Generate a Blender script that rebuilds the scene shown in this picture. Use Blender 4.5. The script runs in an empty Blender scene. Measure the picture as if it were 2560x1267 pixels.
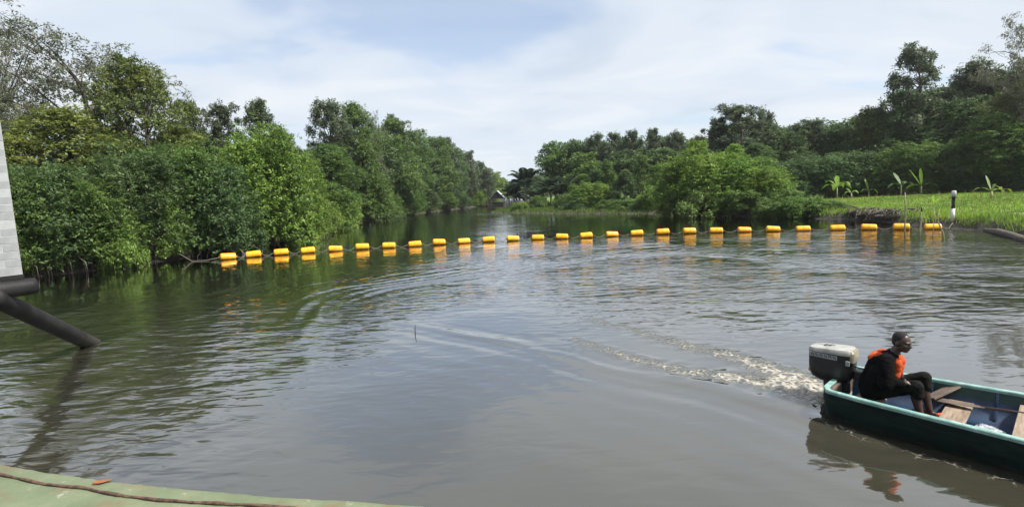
import bpy, bmesh, math, random
import numpy as np
from mathutils import Vector, Matrix

sc = bpy.context.scene
R_ = math.radians

# ------------------------------------------------------------------ camera
cam_d = bpy.data.cameras.new('camera')
cam = bpy.data.objects.new('camera', cam_d)
sc.collection.objects.link(cam)
sc.camera = cam
cam_d.sensor_width = 36.0
cam_d.lens = 18.0
cam_d.clip_start = 0.05
cam_d.clip_end = 3000.0
cam.matrix_world = (Matrix.Translation((0, 0, 3.0)) @ Matrix.Rotation(R_(90 - 6.397), 4, 'X')
                    @ Matrix.Rotation(R_(-2.29), 4, 'Z'))

# ------------------------------------------------------------------ sky
SUN_EL, SUN_AZ = 54.0, 116.0          # degrees; azimuth clockwise from +Y (towards +X)
w = bpy.data.worlds.new('World')
sc.world = w
w.use_nodes = True
wt = w.node_tree
wt.nodes.clear()
def wn(t, **k):
    n = wt.nodes.new(t)
    for a, b in k.items():
        setattr(n, a, b)
    return n
wl = wt.links.new
w_out = wn('ShaderNodeOutputWorld')
sky = wn('ShaderNodeTexSky')
sky.sky_type = 'NISHITA'
sky.sun_disc = False
sky.sun_elevation = R_(SUN_EL)
sky.sun_rotation = R_(SUN_AZ)
sky.air_density = 1.0
sky.dust_density = 1.2
sky.ozone_density = 2.0
bg_sky = wn('ShaderNodeBackground')
bg_sky.inputs['Strength'].default_value = 0.12
wl(sky.outputs[0], bg_sky.inputs['Color'])
tc = wn('ShaderNodeTexCoord')
sep = wn('ShaderNodeSeparateXYZ')
wl(tc.outputs['Generated'], sep.inputs[0])
def wm(op, a, b=None, clamp=False):
    n = wn('ShaderNodeMath', operation=op)
    n.use_clamp = clamp
    for i, v in enumerate((a, b)):
        if v is None:
            continue
        if isinstance(v, (int, float)):
            n.inputs[i].default_value = v
        else:
            wl(v, n.inputs[i])
    return n.outputs[0]
zc = wm('ADD', wm('MAXIMUM', sep.outputs[2], 0.0), 0.16)
cx = wm('DIVIDE', sep.outputs[0], zc)
cy = wm('DIVIDE', sep.outputs[1], zc)
comb = wn('ShaderNodeCombineXYZ')
wl(cx, comb.inputs[0]); wl(cy, comb.inputs[1])
def wnoise(scale, detail, rough, loc, rot=0.0, stretch=(1, 1, 1), dist=0.0):
    m = wn('ShaderNodeMapping')
    m.inputs['Location'].default_value = loc
    m.inputs['Rotation'].default_value = (0, 0, rot)
    m.inputs['Scale'].default_value = stretch
    wl(comb.outputs[0], m.inputs[0])
    n = wn('ShaderNodeTexNoise')
    n.inputs['Scale'].default_value = scale
    n.inputs['Detail'].default_value = detail
    n.inputs['Roughness'].default_value = rough
    n.inputs['Distortion'].default_value = dist
    wl(m.outputs[0], n.inputs['Vector'])
    return n.outputs['Fac']
def wramp(fac, *stops):
    r = wn('ShaderNodeValToRGB')
    r.color_ramp.interpolation = 'EASE'
    e = r.color_ramp.elements
    e[0].position, e[0].color = stops[0][0], (*stops[0][1], 1)
    e[1].position, e[1].color = stops[-1][0], (*stops[-1][1], 1)
    for p, c in stops[1:-1]:
        x = e.new(p); x.color = (*c, 1)
    wl(fac, r.inputs[0])
    return r.outputs[0]
cov = wnoise(0.75, 4.0, 0.48, (3.1, 7.4, 0), 0.25, (1.0, 1.5, 1), 0.45)
cover = wramp(cov, (0.33, (0.42,) * 3), (0.45, (0.88,) * 3), (0.60, (1.0,) * 3))
den = wnoise(1.3, 5.0, 0.50, (11.0, 2.0, 0), -0.2, (0.9, 1.35, 1), 0.7)
ccol = wramp(den, (0.28, (0.49, 0.55, 0.63)), (0.46, (0.56, 0.61, 0.675)), (0.62, (0.61, 0.645, 0.69)), (0.8, (0.66, 0.68, 0.70)))
bg_cl = wn('ShaderNodeBackground')
bg_cl.inputs['Strength'].default_value = 0.89
wl(ccol, bg_cl.inputs['Color'])
mix = wn('ShaderNodeMixShader')
wl(cover, mix.inputs[0]); wl(bg_sky.outputs[0], mix.inputs[1]); wl(bg_cl.outputs[0], mix.inputs[2])
wl(mix.outputs[0], w_out.inputs[0])

# ------------------------------------------------------------------ sun (veiled by thin cloud)
sun_d = bpy.data.lights.new('sun', 'SUN')
sun_d.energy = 5.0
sun_d.angle = R_(6.0)
sun_d.color = (1.0, 0.95, 0.86)
sun = bpy.data.objects.new('sun', sun_d)
sc.collection.objects.link(sun)
az, el = R_(SUN_AZ), R_(SUN_EL)
sdir = Vector((math.sin(az) * math.cos(el), math.cos(az) * math.cos(el), math.sin(el)))
sun.rotation_euler = sdir.to_track_quat('Z', 'Y').to_euler()

# ------------------------------------------------------------------ exposure
sc.view_settings.view_transform = 'Standard'
sc.view_settings.look = 'None'
sc.view_settings.gamma = 1.0
sc.view_settings.exposure = 0.65
sc.view_settings.use_curve_mapping = False
sc.cycles.max_bounces = 7
sc.cycles.diffuse_bounces = 3
sc.cycles.glossy_bounces = 3
sc.cycles.transmission_bounces = 3
sc.cycles.transparent_max_bounces = 6
sc.cycles.caustics_reflective = False
sc.cycles.caustics_refractive = False
sc.cycles.use_denoising = True

# ------------------------------------------------------------------ helpers
COL = sc.collection
def tag(o, label=None, cat=None, group=None, kind=None):
    if label: o['label'] = label
    if cat: o['category'] = cat
    if group: o['group'] = group
    if kind: o['kind'] = kind
    return o
def empty(name, loc=(0, 0, 0), rz=0.0):
    o = bpy.data.objects.new(name, None)
    o.empty_display_size = 0.2
    COL.objects.link(o)
    o.location = loc
    o.rotation_euler = (0, 0, rz)
    return o
def link(name, me, parent=None, mat=None):
    o = bpy.data.objects.new(name, me)
    COL.objects.link(o)
    if parent: o.parent = parent
    if mat is not None and not me.materials: me.materials.append(mat)
    return o
def set_smooth(me, on=True):
    me.polygons.foreach_set('use_smooth', np.full(len(me.polygons), on, dtype=bool))
def mesh_np(name, V, F, smooth=False):
    """V (n,3) array, F (m,k) array of equal-size faces."""
    me = bpy.data.meshes.new(name)
    V = np.asarray(V, dtype=np.float32); F = np.asarray(F, dtype=np.int32)
    k = F.shape[1]
    me.vertices.add(len(V)); me.vertices.foreach_set('co', V.ravel())
    me.loops.add(F.size); me.loops.foreach_set('vertex_index', F.ravel())
    me.polygons.add(len(F))
    me.polygons.foreach_set('loop_start', np.arange(0, F.size, k, dtype=np.int32))
    me.update(calc_edges=True)
    if smooth: set_smooth(me)
    return me
class MB:
    """collects vertices and faces of one mesh"""
    def __init__(s): s.v = []; s.f = []
    def add(s, vs, fs):
        b = len(s.v)
        s.v += [tuple(x) for x in vs]
        s.f += [tuple(b + i for i in f) for f in fs]
    def box(s, c, d, M=None):
        x, y, z = d[0] / 2, d[1] / 2, d[2] / 2
        vs = [Vector(p) for p in ((-x, -y, -z), (x, -y, -z), (x, y, -z), (-x, y, -z), (-x, -y, z), (x, -y, z), (x, y, z), (-x, y, z))]
        if M is not None: vs = [M @ p for p in vs]
        vs = [p + Vector(c) for p in vs]
        s.add(vs, [(3, 2, 1, 0), (4, 5, 6, 7), (0, 1, 5, 4), (1, 2, 6, 5), (2, 3, 7, 6), (3, 0, 4, 7)])
        return s
    def tube(s, pts, rad, sides=8, cap=True):
        pts = [Vector(p) for p in pts]
        n = len(pts)
        if isinstance(rad, (int, float)): rad = [rad] * n
        up = Vector((0, 0, 1))
        rings = []
        for i, p in enumerate(pts):
            t = (pts[min(i + 1, n - 1)] - pts[max(i - 1, 0)])
            t = t.normalized() if t.length > 1e-9 else Vector((0, 0, 1))
            ref = up if abs(t.z) < 0.92 else Vector((1, 0, 0))
            a = t.cross(ref).normalized(); b = a.cross(t)
            rings.append([p + (a * math.cos(q) + b * math.sin(q)) * rad[i] for q in [2 * math.pi * j / sides for j in range(sides)]])
        vs = [v for r in rings for v in r]
        fs = []
        for i in range(n - 1):
            for j in range(sides):
                k = (j + 1) % sides
                fs.append((i * sides + j, i * sides + k, (i + 1) * sides + k, (i + 1) * sides + j))
        if cap:
            fs.append(tuple(range(sides - 1, -1, -1)))
            fs.append(tuple((n - 1) * sides + j for j in range(sides)))
        s.add(vs, fs)
        return s
    def build(s, name, mat, parent=None, smooth=False, bevel=0.0, seg=2):
        me = bpy.data.meshes.new(name)
        me.from_pydata(s.v, [], s.f)
        if bevel > 0:
            bm = bmesh.new(); bm.from_mesh(me)
            bmesh.ops.bevel(bm, geom=bm.edges[:], offset=bevel, segments=seg, affect='EDGES', profile=0.6)
            bm.to_mesh(me); bm.free()
        me.update()
        if smooth: set_smooth(me)
        return link(name, me, parent, mat)

# ------------------------------------------------------------------ materials
def newmat(name):
    m = bpy.data.materials.new(name)
    m.use_nodes = True
    nt = m.node_tree
    bs = nt.nodes['Principled BSDF']
    return m, nt, bs
def nd(nt, t, **k):
    n = nt.nodes.new(t)
    for a, b in k.items(): setattr(n, a, b)
    return n
def noise(nt, scale, detail=4.0, rough=0.55, vec=None, coord='Object', stretch=None, dist=0.0):
    n = nd(nt, 'ShaderNodeTexNoise')
    n.inputs['Scale'].default_value = scale
    n.inputs['Detail'].default_value = detail
    n.inputs['Roughness'].default_value = rough
    n.inputs['Distortion'].default_value = dist
    if vec is None:
        t = nd(nt, 'ShaderNodeTexCoord'); vec = t.outputs[coord]
    if stretch:
        mp = nd(nt, 'ShaderNodeMapping'); mp.inputs['Scale'].default_value = stretch
        nt.links.new(vec, mp.inputs[0]); vec = mp.outputs[0]
    nt.links.new(vec, n.inputs['Vector'])
    return n.outputs['Fac']
def ramp(nt, fac, *stops):
    r = nd(nt, 'ShaderNodeValToRGB')
    e = r.color_ramp.elements
    e[0].position, e[0].color = stops[0][0], (*stops[0][1], 1)
    e[1].position, e[1].color = stops[-1][0], (*stops[-1][1], 1)
    for p, c in stops[1:-1]:
        x = e.new(p); x.color = (*c, 1)
    nt.links.new(fac, r.inputs[0])
    return r.outputs[0]
def bump(nt, bs, h, strength=0.3, dist=0.02):
    b = nd(nt, 'ShaderNodeBump')
    b.inputs['Strength'].default_value = strength
    b.inputs['Distance'].default_value = dist
    nt.links.new(h, b.inputs['Height'])
    nt.links.new(b.outputs[0], bs.inputs['Normal'])
def worn(name, c0, c1, scale=6.0, rough=0.6, bscale=40.0, bstr=0.15, metal=0.0, lo=0.35, hi=0.65, stretch=None, spec=0.5, dist=0.01):
    m, nt, bs = newmat(name)
    n = noise(nt, scale, 5, 0.6, stretch=stretch)
    nt.links.new(ramp(nt, n, (lo, c0), (hi, c1)), bs.inputs['Base Color'])
    bs.inputs['Roughness'].default_value = rough
    bs.inputs['Metallic'].default_value = metal
    bs.inputs['Specular IOR Level'].default_value = spec
    bump(nt, bs, noise(nt, bscale, 4, stretch=stretch), bstr, dist)
    return m
M = {}
M['buoy'] = worn('buoy_plastic', (0.80, 0.33, 0.006), (0.92, 0.45, 0.012), 3.0, 0.38, 30, 0.08)
M['buoy_seam'] = worn('buoy_seam_plastic', (0.70, 0.26, 0.01), (0.80, 0.34, 0.02), 8.0, 0.5)
M['buoy_end'] = worn('buoy_end_steel', (0.20, 0.10, 0.04), (0.30, 0.22, 0.15), 20.0, 0.6)
M['rope'] = worn('rope_fibre', (0.16, 0.15, 0.12), (0.30, 0.28, 0.23), 40.0, 0.9)
M['bark'] = worn('bark', (0.045, 0.035, 0.026), (0.16, 0.135, 0.105), 5.0, 0.9, 14, 0.6, stretch=(1, 1, 0.25))
M['palebark'] = worn('pale_bark', (0.13, 0.115, 0.09), (0.30, 0.27, 0.22), 4.0, 0.9, 14, 0.5, stretch=(1, 1, 0.3))
M['airybark'] = worn('grey_brown_bark', (0.07, 0.06, 0.048), (0.17, 0.15, 0.12), 4.0, 0.9, 14, 0.5, stretch=(1, 1, 0.3))
M['root'] = worn('dead_root', (0.035, 0.028, 0.022), (0.13, 0.11, 0.09), 7.0, 0.95, 20, 0.6)
M['wood'] = worn('weathered_plank', (0.15, 0.105, 0.07), (0.29, 0.225, 0.165), 5.0, 0.75, 30, 0.3, stretch=(6, 0.7, 6))
M['darkwood'] = worn('dark_board', (0.05, 0.035, 0.026), (0.15, 0.11, 0.085), 6.0, 0.8, 30, 0.3, stretch=(0.7, 6, 6))
M['hull'] = worn('green_hull_paint', (0.0015, 0.007, 0.006), (0.012, 0.034, 0.029), 5.0, 0.6, 22, 0.35, stretch=(0.5, 2.5, 2.5), spec=0.2, lo=0.38, hi=0.78)
M['rail'] = worn('teal_rail_paint', (0.09, 0.21, 0.18), (0.30, 0.46, 0.42), 9.0, 0.5, 40, 0.25, lo=0.3, hi=0.7)
M['inner_green'] = worn('dark_green_inside_paint', (0.004, 0.022, 0.018), (0.012, 0.048, 0.038), 6.0, 0.5, 30, 0.2)
M['inner_blue'] = worn('blue_inside_paint', (0.003, 0.014, 0.042), (0.011, 0.036, 0.088), 5.0, 0.5, 30, 0.25)
M['black'] = worn('black_motor_paint', (0.006, 0.006, 0.007), (0.018, 0.018, 0.018), 6.0, 0.35, 40, 0.05)
M['white'] = worn('aged_white_cowl', (0.20, 0.195, 0.17), (0.38, 0.38, 0.36), 7.0, 0.4, 40, 0.06)
M['cream'] = worn('yellowed_white_cowl', (0.17, 0.16, 0.11), (0.28, 0.265, 0.20), 7.0, 0.4, 40, 0.06)
M['greyband'] = worn('grey_decal', (0.20, 0.20, 0.21), (0.30, 0.30, 0.31), 20.0, 0.5)
M['darkmark'] = worn('dark_decal', (0.03, 0.03, 0.035), (0.06, 0.06, 0.065), 20.0, 0.5)
M['steel'] = worn('dull_steel', (0.20, 0.20, 0.20), (0.36, 0.36, 0.35), 10.0, 0.4, metal=0.7)
M['skin'] = worn('brown_skin', (0.036, 0.020, 0.014), (0.064, 0.037, 0.027), 9.0, 0.42, 60, 0.05)
M['eyewhite'] = worn('eye', (0.12, 0.10, 0.09), (0.20, 0.17, 0.15), 9.0, 0.3)
M['hair'] = worn('black_hair', (0.006, 0.005, 0.005), (0.014, 0.012, 0.011), 30.0, 0.9, 120, 0.6)
M['blackcloth'] = worn('black_cloth', (0.0025, 0.0025, 0.003), (0.007, 0.007, 0.007), 5.0, 0.95, 26, 0.5, dist=0.03, spec=0.08)
M['greycloth'] = worn('charcoal_cloth', (0.006, 0.0065, 0.006), (0.015, 0.016, 0.014), 6.0, 0.95, 26, 0.5, dist=0.03, spec=0.1)
M['vest'] = worn('orange_vest_cloth', (0.42, 0.055, 0.012), (0.58, 0.095, 0.022), 6.0, 0.85, 26, 0.4, dist=0.02, spec=0.3)
M['slipper'] = worn('red_orange_rubber', (0.72, 0.07, 0.03), (0.85, 0.12, 0.05), 8.0, 0.5)
M['bluecan'] = worn('blue_plastic_can', (0.05, 0.10, 0.19), (0.12, 0.19, 0.30), 6.0, 0.45)
M['bag'] = worn('clear_grey_plastic', (0.22, 0.24, 0.26), (0.46, 0.48, 0.50), 12.0, 0.25, 30, 0.6)
M['tealstick'] = worn('teal_painted_stick', (0.10, 0.28, 0.25), (0.2, 0.4, 0.36), 9.0, 0.5)
def waterline(m, col, z0, z1):
    """dried slime and silt up to about z1 metres above the river"""
    nt = m.node_tree; bs = nt.nodes['Principled BSDF']
    src = bs.inputs['Base Color'].links[0].from_socket
    g_ = nd(nt, 'ShaderNodeNewGeometry'); s_ = nd(nt, 'ShaderNodeSeparateXYZ'); nt.links.new(g_.outputs['Position'], s_.inputs[0])
    nz_ = noise(nt, 7.0, 5, 0.65, g_.outputs['Position'])
    a_ = nd(nt, 'ShaderNodeMath', operation='MULTIPLY_ADD'); nt.links.new(nz_, a_.inputs[0]); a_.inputs[1].default_value = -(z1 - z0) * 2.2
    nt.links.new(s_.outputs[2], a_.inputs[2])
    mr = nd(nt, 'ShaderNodeMapRange'); nt.links.new(a_.outputs[0], mr.inputs[0])
    mr.inputs[1].default_value = z0 - (z1 - z0); mr.inputs[2].default_value = z1 - (z1 - z0); mr.inputs[3].default_value = 0.85; mr.inputs[4].default_value = 0.0
    x_ = nd(nt, 'ShaderNodeMix', data_type='RGBA'); nt.links.new(mr.outputs[0], x_.inputs[0]); nt.links.new(src, x_.inputs[6]); x_.inputs[7].default_value = (*col, 1)
    nt.links.new(x_.outputs[2], bs.inputs['Base Color'])
waterline(M['buoy'], (0.10, 0.075, 0.02), 0.0, 0.10)
M['pipe'] = worn('black_rubber_pipe', (0.005, 0.005, 0.006), (0.018, 0.018, 0.018), 3.0, 0.62, 25, 0.25, spec=0.3)
waterline(M['pipe'], (0.035, 0.033, 0.024), 0.05, 0.40)
waterline(M['hull'], (0.035, 0.038, 0.028), 0.0, 0.07)
M['block'] = worn('pale_grey_block', (0.23, 0.24, 0.25), (0.33, 0.34, 0.35), 3.0, 0.7, 40, 0.25)
M['mortar'] = worn('white_mortar', (0.32, 0.335, 0.345), (0.38, 0.39, 0.40), 10.0, 0.8)
M['postwhite'] = worn('white_post_paint', (0.45, 0.45, 0.44), (0.75, 0.75, 0.74), 6.0, 0.5)
M['postblack'] = worn('black_post_paint', (0.008, 0.012, 0.010), (0.02, 0.028, 0.024), 6.0, 0.5)
M['hutwall'] = worn('dark_hut_boards', (0.004, 0.004, 0.005), (0.011, 0.010, 0.010), 2.0, 0.85, 8, 0.3)
M['hutpost'] = worn('hut_pole_wood', (0.05, 0.045, 0.03), (0.12, 0.10, 0.07), 3.0, 0.85)
M['hutroof'] = worn('bright_zinc_roof', (0.30, 0.31, 0.33), (0.44, 0.45, 0.46), 1.0, 0.35, metal=0.2)
M['stake'] = worn('pale_bamboo', (0.20, 0.19, 0.10), (0.38, 0.35, 0.22), 6.0, 0.7)
M['mudlump'] = worn('wet_mud', (0.05, 0.042, 0.035), (0.12, 0.105, 0.09), 3.0, 0.6, 12, 0.6)
M['leaflitter'] = worn('dry_orange_leaf', (0.20, 0.06, 0.02), (0.34, 0.12, 0.04), 20.0, 0.8)

def leafmat(name, translucent=0.40, rough=0.5, spec=0.35):
    """foliage: the object's own colour, varied leaf by leaf"""
    m, nt, bs = newmat(name)
    oi = nd(nt, 'ShaderNodeObjectInfo')
    at = nd(nt, 'ShaderNodeAttribute', attribute_name='tint')
    hs = nd(nt, 'ShaderNodeHueSaturation')
    ad = nd(nt, 'ShaderNodeMath', operation='MULTIPLY_ADD')
    nt.links.new(at.outputs['Fac'], ad.inputs[0]); ad.inputs[1].default_value = 0.95; ad.inputs[2].default_value = 0.52
    hu = nd(nt, 'ShaderNodeMath', operation='MULTIPLY_ADD')
    nt.links.new(at.outputs['Fac'], hu.inputs[0]); hu.inputs[1].default_value = -0.035; hu.inputs[2].default_value = 0.518
    nt.links.new(oi.outputs['Color'], hs.inputs['Color'])
    nt.links.new(ad.outputs[0], hs.inputs['Value']); nt.links.new(hu.outputs[0], hs.inputs['Hue'])
    nt.links.new(hs.outputs[0], bs.inputs['Base Color'])
    bs.inputs['Roughness'].default_value = rough
    bs.inputs['Specular IOR Level'].default_value = spec
    tr = nd(nt, 'ShaderNodeBsdfTranslucent')
    nt.links.new(hs.outputs[0], tr.inputs['Color'])
    mx = nd(nt, 'ShaderNodeMixShader'); mx.inputs[0].default_value = translucent
    out = nt.nodes['Material Output']
    nt.links.new(bs.outputs[0], mx.inputs[1]); nt.links.new(tr.outputs[0], mx.inputs[2])
    nt.links.new(mx.outputs[0], out.inputs['Surface'])
    return m
M['leaf'] = leafmat('foliage')
M['grass'] = leafmat('grass_blades', 0.3, 0.7, 0.2)

# ------------------------------------------------------------------ shorelines (metres)
LEFT = [(-27, -60), (-27, 0), (-26.5, 14), (-24.6, 21), (-22.6, 24.2), (-20.9, 26), (-20.3, 28), (-18.6, 31.8), (-18.2, 36), (-18, 43.2), (-19, 52), (-20.4, 61),
        (-21.2, 75), (-21.2, 90), (-20, 105), (-18.6, 121), (-14.2, 144), (-10, 169), (-8, 230), (-7.8, 288), (-6, 420), (-20, 900), (-900, 900), (-900, -60)]
RIGHT = [(34, -60), (30, 0), (26.5, 14), (25.4, 21), (25.6, 25.4), (26.6, 28.4), (26.4, 29.8), (26.7, 32), (26.9, 34.6), (27.6, 38), (27.8, 40.7), (26.4, 43.4),
         (26.4, 48.2), (22.6, 52), (20.4, 55.5), (20.4, 60), (19.6, 65), (15.2, 68.8), (10.1, 74.6), (5, 82), (1.6, 88.3), (-3.2, 96.0), (-3.6, 99), (-2.2, 104), (-0.2, 112),
         (1, 130), (2, 150), (4, 200), (6, 300), (12, 420), (20, 900), (900, 900), (900, -60)]
LEFT = [(a - 1.4 * (1 - min(1, max(0, (b - 60) / 30))), b) if a > -100 else (a, b) for a, b in LEFT]
def signed(px, py, poly):
    """distance to a polygon's outline, positive inside"""
    d = np.full(px.shape, 1e9); ins = np.zeros(px.shape, bool)
    n = len(poly)
    for i in range(n):
        x0, y0 = poly[i]; x1, y1 = poly[(i + 1) % n]
        dx, dy = x1 - x0, y1 - y0
        t = np.clip(((px - x0) * dx + (py - y0) * dy) / (dx * dx + dy * dy), 0, 1)
        d = np.minimum(d, np.hypot(px - x0 - t * dx, py - y0 - t * dy))
        if y0 != y1:
            c = ((y0 > py) != (y1 > py)) & (px < (x1 - x0) * (py - y0) / (y1 - y0) + x0)
            ins ^= c
    return np.where(ins, d, -d)
def sst(a, b, x):
    t = np.clip((x - a) / (b - a), 0, 1)
    return t * t * (3 - 2 * t)
rs = np.random.RandomState(5)
def wavesum(x, y, n, lmin, lmax, seed, ang=None, spread=math.pi):
    r = np.random.RandomState(seed)
    h = np.zeros(x.shape)
    for i in range(n):
        l = lmin * (lmax / lmin) ** r.rand()
        a = (ang if ang is not None else 0) + (r.rand() * 2 - 1) * spread
        k = 2 * math.pi / l
        h += np.sin(k * (x * math.cos(a) + y * math.sin(a)) + r.rand() * 6.283) * (l / lmax) ** 0.8
    return h / math.sqrt(n)
def land_height(x, y):
    sl = signed(x, y, LEFT); sr = signed(x, y, RIGHT)
    s0 = np.maximum(sl, sr)
    sd = s0 + 0.30 * wavesum(x, y, 10, 1.0, 5.0, 3) * np.exp(-np.abs(s0) / 4)
    hl = -1.4 + 1.4 * sst(-5, 0.1, sd) + 0.35 * sst(0, 0.8, sd) + 0.5 * sst(1, 8, sd)
    hr = -1.4 + 1.4 * sst(-4, 0.05, sd) + 0.62 * sst(-0.05, 0.6, sd) + 0.22 * sst(0.6, 4, sd) + 0.42 * sst(4, 24, sd)
    far = sst(56, 70, y)
    hr = hr * (1 - far) + far * (-1.4 + 1.4 * sst(-5, 0.1, sd) + 0.38 * sst(0, 1.4, sd) + 0.45 * sst(2, 20, sd))
    h = np.where(sl > sr, hl, hr)
    h += 0.07 * wavesum(x, y, 14, 0.7, 4.0, 8) * sst(-0.5, 1.0, sd) + 0.05 * wavesum(x, y, 10, 0.4, 1.0, 9) * np.exp(-(sd - 0.2) ** 2)
    return h, sd
def axis(breaks):
    """breaks: (start, step) ... (end, None): a graded list of coordinates"""
    out = []
    for (a, st), (b, _) in zip(breaks[:-1], breaks[1:]):
        n = max(1, int(round((b - a) / st)))
        out += list(np.linspace(a, b, n, endpoint=False))
    return np.array(out + [breaks[-1][0]])
def grid_faces(nx, ny):
    i = np.arange(nx - 1)[None, :] + np.arange(ny - 1)[:, None] * nx
    i = i.ravel()
    return np.stack([i, i + 1, i + 1 + nx, i + nx], 1)

# ---- ground: one sheet, banks, bed and the land out to the horizon
gx = axis([(-900, 60), (-120, 12), (-48, 1.6), (-28, 0.4), (-15, 1.2), (0, 1.0), (15, 0.7), (24, 0.3), (30, 0.6), (50, 1.5), (80, 12), (160, 60), (900, None)])
gy = axis([(-60, 6), (12, 0.8), (22, 0.3), (50, 0.6), (100, 2.0), (180, 8), (340, 40), (900, None)])
GX, GY = np.meshgrid(gx, gy)
GH, GS = land_height(GX, GY)
me = mesh_np('ground', np.stack([GX.ravel(), GY.ravel(), GH.ravel()], 1), grid_faces(len(gx), len(gy)), True)
m, nt, bs = newmat('bank_soil_and_turf')
geo = nd(nt, 'ShaderNodeNewGeometry')
sp = nd(nt, 'ShaderNodeSeparateXYZ'); nt.links.new(geo.outputs['Position'], sp.inputs[0])
mud = ramp(nt, noise(nt, 1.4, 6, 0.65), (0.3, (0.016, 0.013, 0.010)), (0.5, (0.040, 0.034, 0.027)), (0.72, (0.085, 0.075, 0.062)))
turf = ramp(nt, noise(nt, 0.5, 6, 0.6), (0.3, (0.07, 0.12, 0.02)), (0.55, (0.11, 0.17, 0.03)), (0.75, (0.15, 0.20, 0.05)))
nz = noise(nt, 1.1, 5)
ad = nd(nt, 'ShaderNodeMath', operation='MULTIPLY_ADD'); nt.links.new(nz, ad.inputs[0]); ad.inputs[1].default_value = 0.5
nt.links.new(sp.outputs[2], ad.inputs[2])
tf = ramp(nt, ad.outputs[0], (0.62, (0, 0, 0)), (0.92, (1, 1, 1)))
mx = nd(nt, 'ShaderNodeMix', data_type='RGBA')
nt.links.new(tf, mx.inputs[0]); nt.links.new(mud, mx.inputs[6]); nt.links.new(turf, mx.inputs[7])
nt.links.new(mx.outputs[2], bs.inputs['Base Color'])
bs.inputs['Roughness'].default_value = 0.9
bump(nt, bs, noise(nt, 5.0, 6, 0.7), 0.8, 0.08)
ground = link('ground', me, None, m)
tag(ground, 'muddy and grassy river banks with the land beyond', kind='structure')

# ---- boat frame, needed by the wake
BO = np.array([4.35, 6.69]); BD = np.array([0.668, -0.744]); BN = np.array([0.744, 0.668])
BYAW = math.atan2(-0.744, 0.668)
def hb(x):      # half beam of the hull
    return np.interp(x, [-0.02, 0.0, 0.08, 0.5, 2.0, 3.4, 4.6, 5.5, 6.2, 6.6], [0.50, 0.56, 0.61, 0.675, 0.79, 0.77, 0.62, 0.41, 0.17, 0.03])
def gw(x):      # height of its gunwale
    return np.interp(x, [0, 2.5, 4, 5.4, 6.6], [0.38, 0.385, 0.44, 0.56, 0.74])

# ---- water: one sheet
def smooth_line(pts, n=260):
    p = np.array(pts, float)
    t = np.concatenate([[0], np.cumsum(np.hypot(*np.diff(p, axis=0).T))])
    u = np.linspace(0, t[-1], n)
    q = np.stack([np.interp(u, t, p[:, 0]), np.interp(u, t, p[:, 1])], 1)
    for _ in range(6):
        q[1:-1] = (q[:-2] + 2 * q[1:-1] + q[2:]) / 4
    return q
LOOP = smooth_line([(4.2, 5.7), (3.85, 6.25), (3.02, 7.36), (2.03, 8.16), (1.15, 9.0), (0.09, 10.15), (-1.23, 11.11), (-2.2, 11.9), (-3.4, 13.0), (-4.2, 14.2),
                    (-4.45, 15.2), (-4.1, 16.3), (-2.57, 17.77), (-0.49, 19.2), (2.5, 21.3), (5.5, 23.2), (8.3, 23.4), (10.2, 21.0), (11.0, 17.5)])
FOAM_A = smooth_line([(4.35, 7.15), (4.35, 7.9), (4.1, 8.55), (3.65, 9.2), (3.2, 9.75), (2.67, 10.69), (1.83, 11.9)], 90)
FOAM_B = smooth_line([(4.25, 6.95), (4.05, 7.3), (3.52, 7.8), (2.75, 8.22), (1.98, 9.12), (1.25, 10.28)], 90)
FOAM_C = smooth_line([(3.82, 6.35), (4.05, 5.75), (4.4, 5.3), (4.85, 4.75)], 60)
def dist_line(x, y, q):
    d = np.full(x.shape, 1e9); ix = np.zeros(x.shape, np.int32)
    for i in range(0, len(q)):
        e = (x - q[i, 0]) ** 2 + (y - q[i, 1]) ** 2
        m_ = e < d
        d[m_] = e[m_]; ix[m_] = i
    tx = np.gradient(q[:, 0]); ty = np.gradient(q[:, 1])
    s = np.sign((x - q[ix, 0]) * ty[ix] - (y - q[ix, 1]) * tx[ix])
    return np.sqrt(d), s, ix / (len(q) - 1)
wx = axis([(-900, 80), (-100, 10), (-30, 0.5), (-14, 0.16), (-7, 0.07), (7.5, 0.14), (14, 0.3), (30, 1.5), (60, 20), (160, 90), (900, None)])
wy = axis([(-60, 8), (0, 0.5), (2.5, 0.055), (13, 0.085), (20, 0.14), (32, 0.35), (60, 1.5), (180, 12), (400, 60), (900, None)])
WX, WY = np.meshgrid(wx, wy)
x, y = WX.ravel(), WY.ravel()
near = (x > -22) & (x < 24) & (y > 0) & (y < 36)
h = np.zeros(x.shape); ripple = np.zeros(x.shape); foam = np.zeros(x.shape)
xn, yn = x[near], y[near]
dl, sl_, ul = dist_line(xn, yn, LOOP)
wob = 0.16 * wavesum(xn, yn, 12, 1.2, 5.0, 21)
dd = dl * sl_ + wob                       # negative: inside the loop (the wake's far side)
outside = sl_ < 0
do = np.abs(dd)
A = np.exp(-ul * 0.5)
crest = np.clip(0.55 + 0.6 * wavesum(xn, yn, 12, 0.9, 3.5, 24), 0.1, 1.3) * (1 - 0.75 * np.exp(-((ul - 0.30) / 0.10) ** 2))
hh = 0.026 * crest * np.exp(-(dd / 0.22) ** 2) * (0.75 + 0.4 * np.sin(ul * 37)) - 0.012 * crest * np.exp(-((dd - np.where(outside, -1, 1) * 0.42) / 0.28) ** 2)
hh += 0.0025 * np.sin(2 * math.pi * do / 0.33 + 2 * wob / 0.16) * np.exp(-(do / 0.7) ** 2)
env = np.exp(-do / 2.6) * sst(0.1, 0.8, do)
left_part = sst(0.30, 0.42, ul) * (1 - 0.5 * sst(0.75, 0.95, ul))
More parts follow.
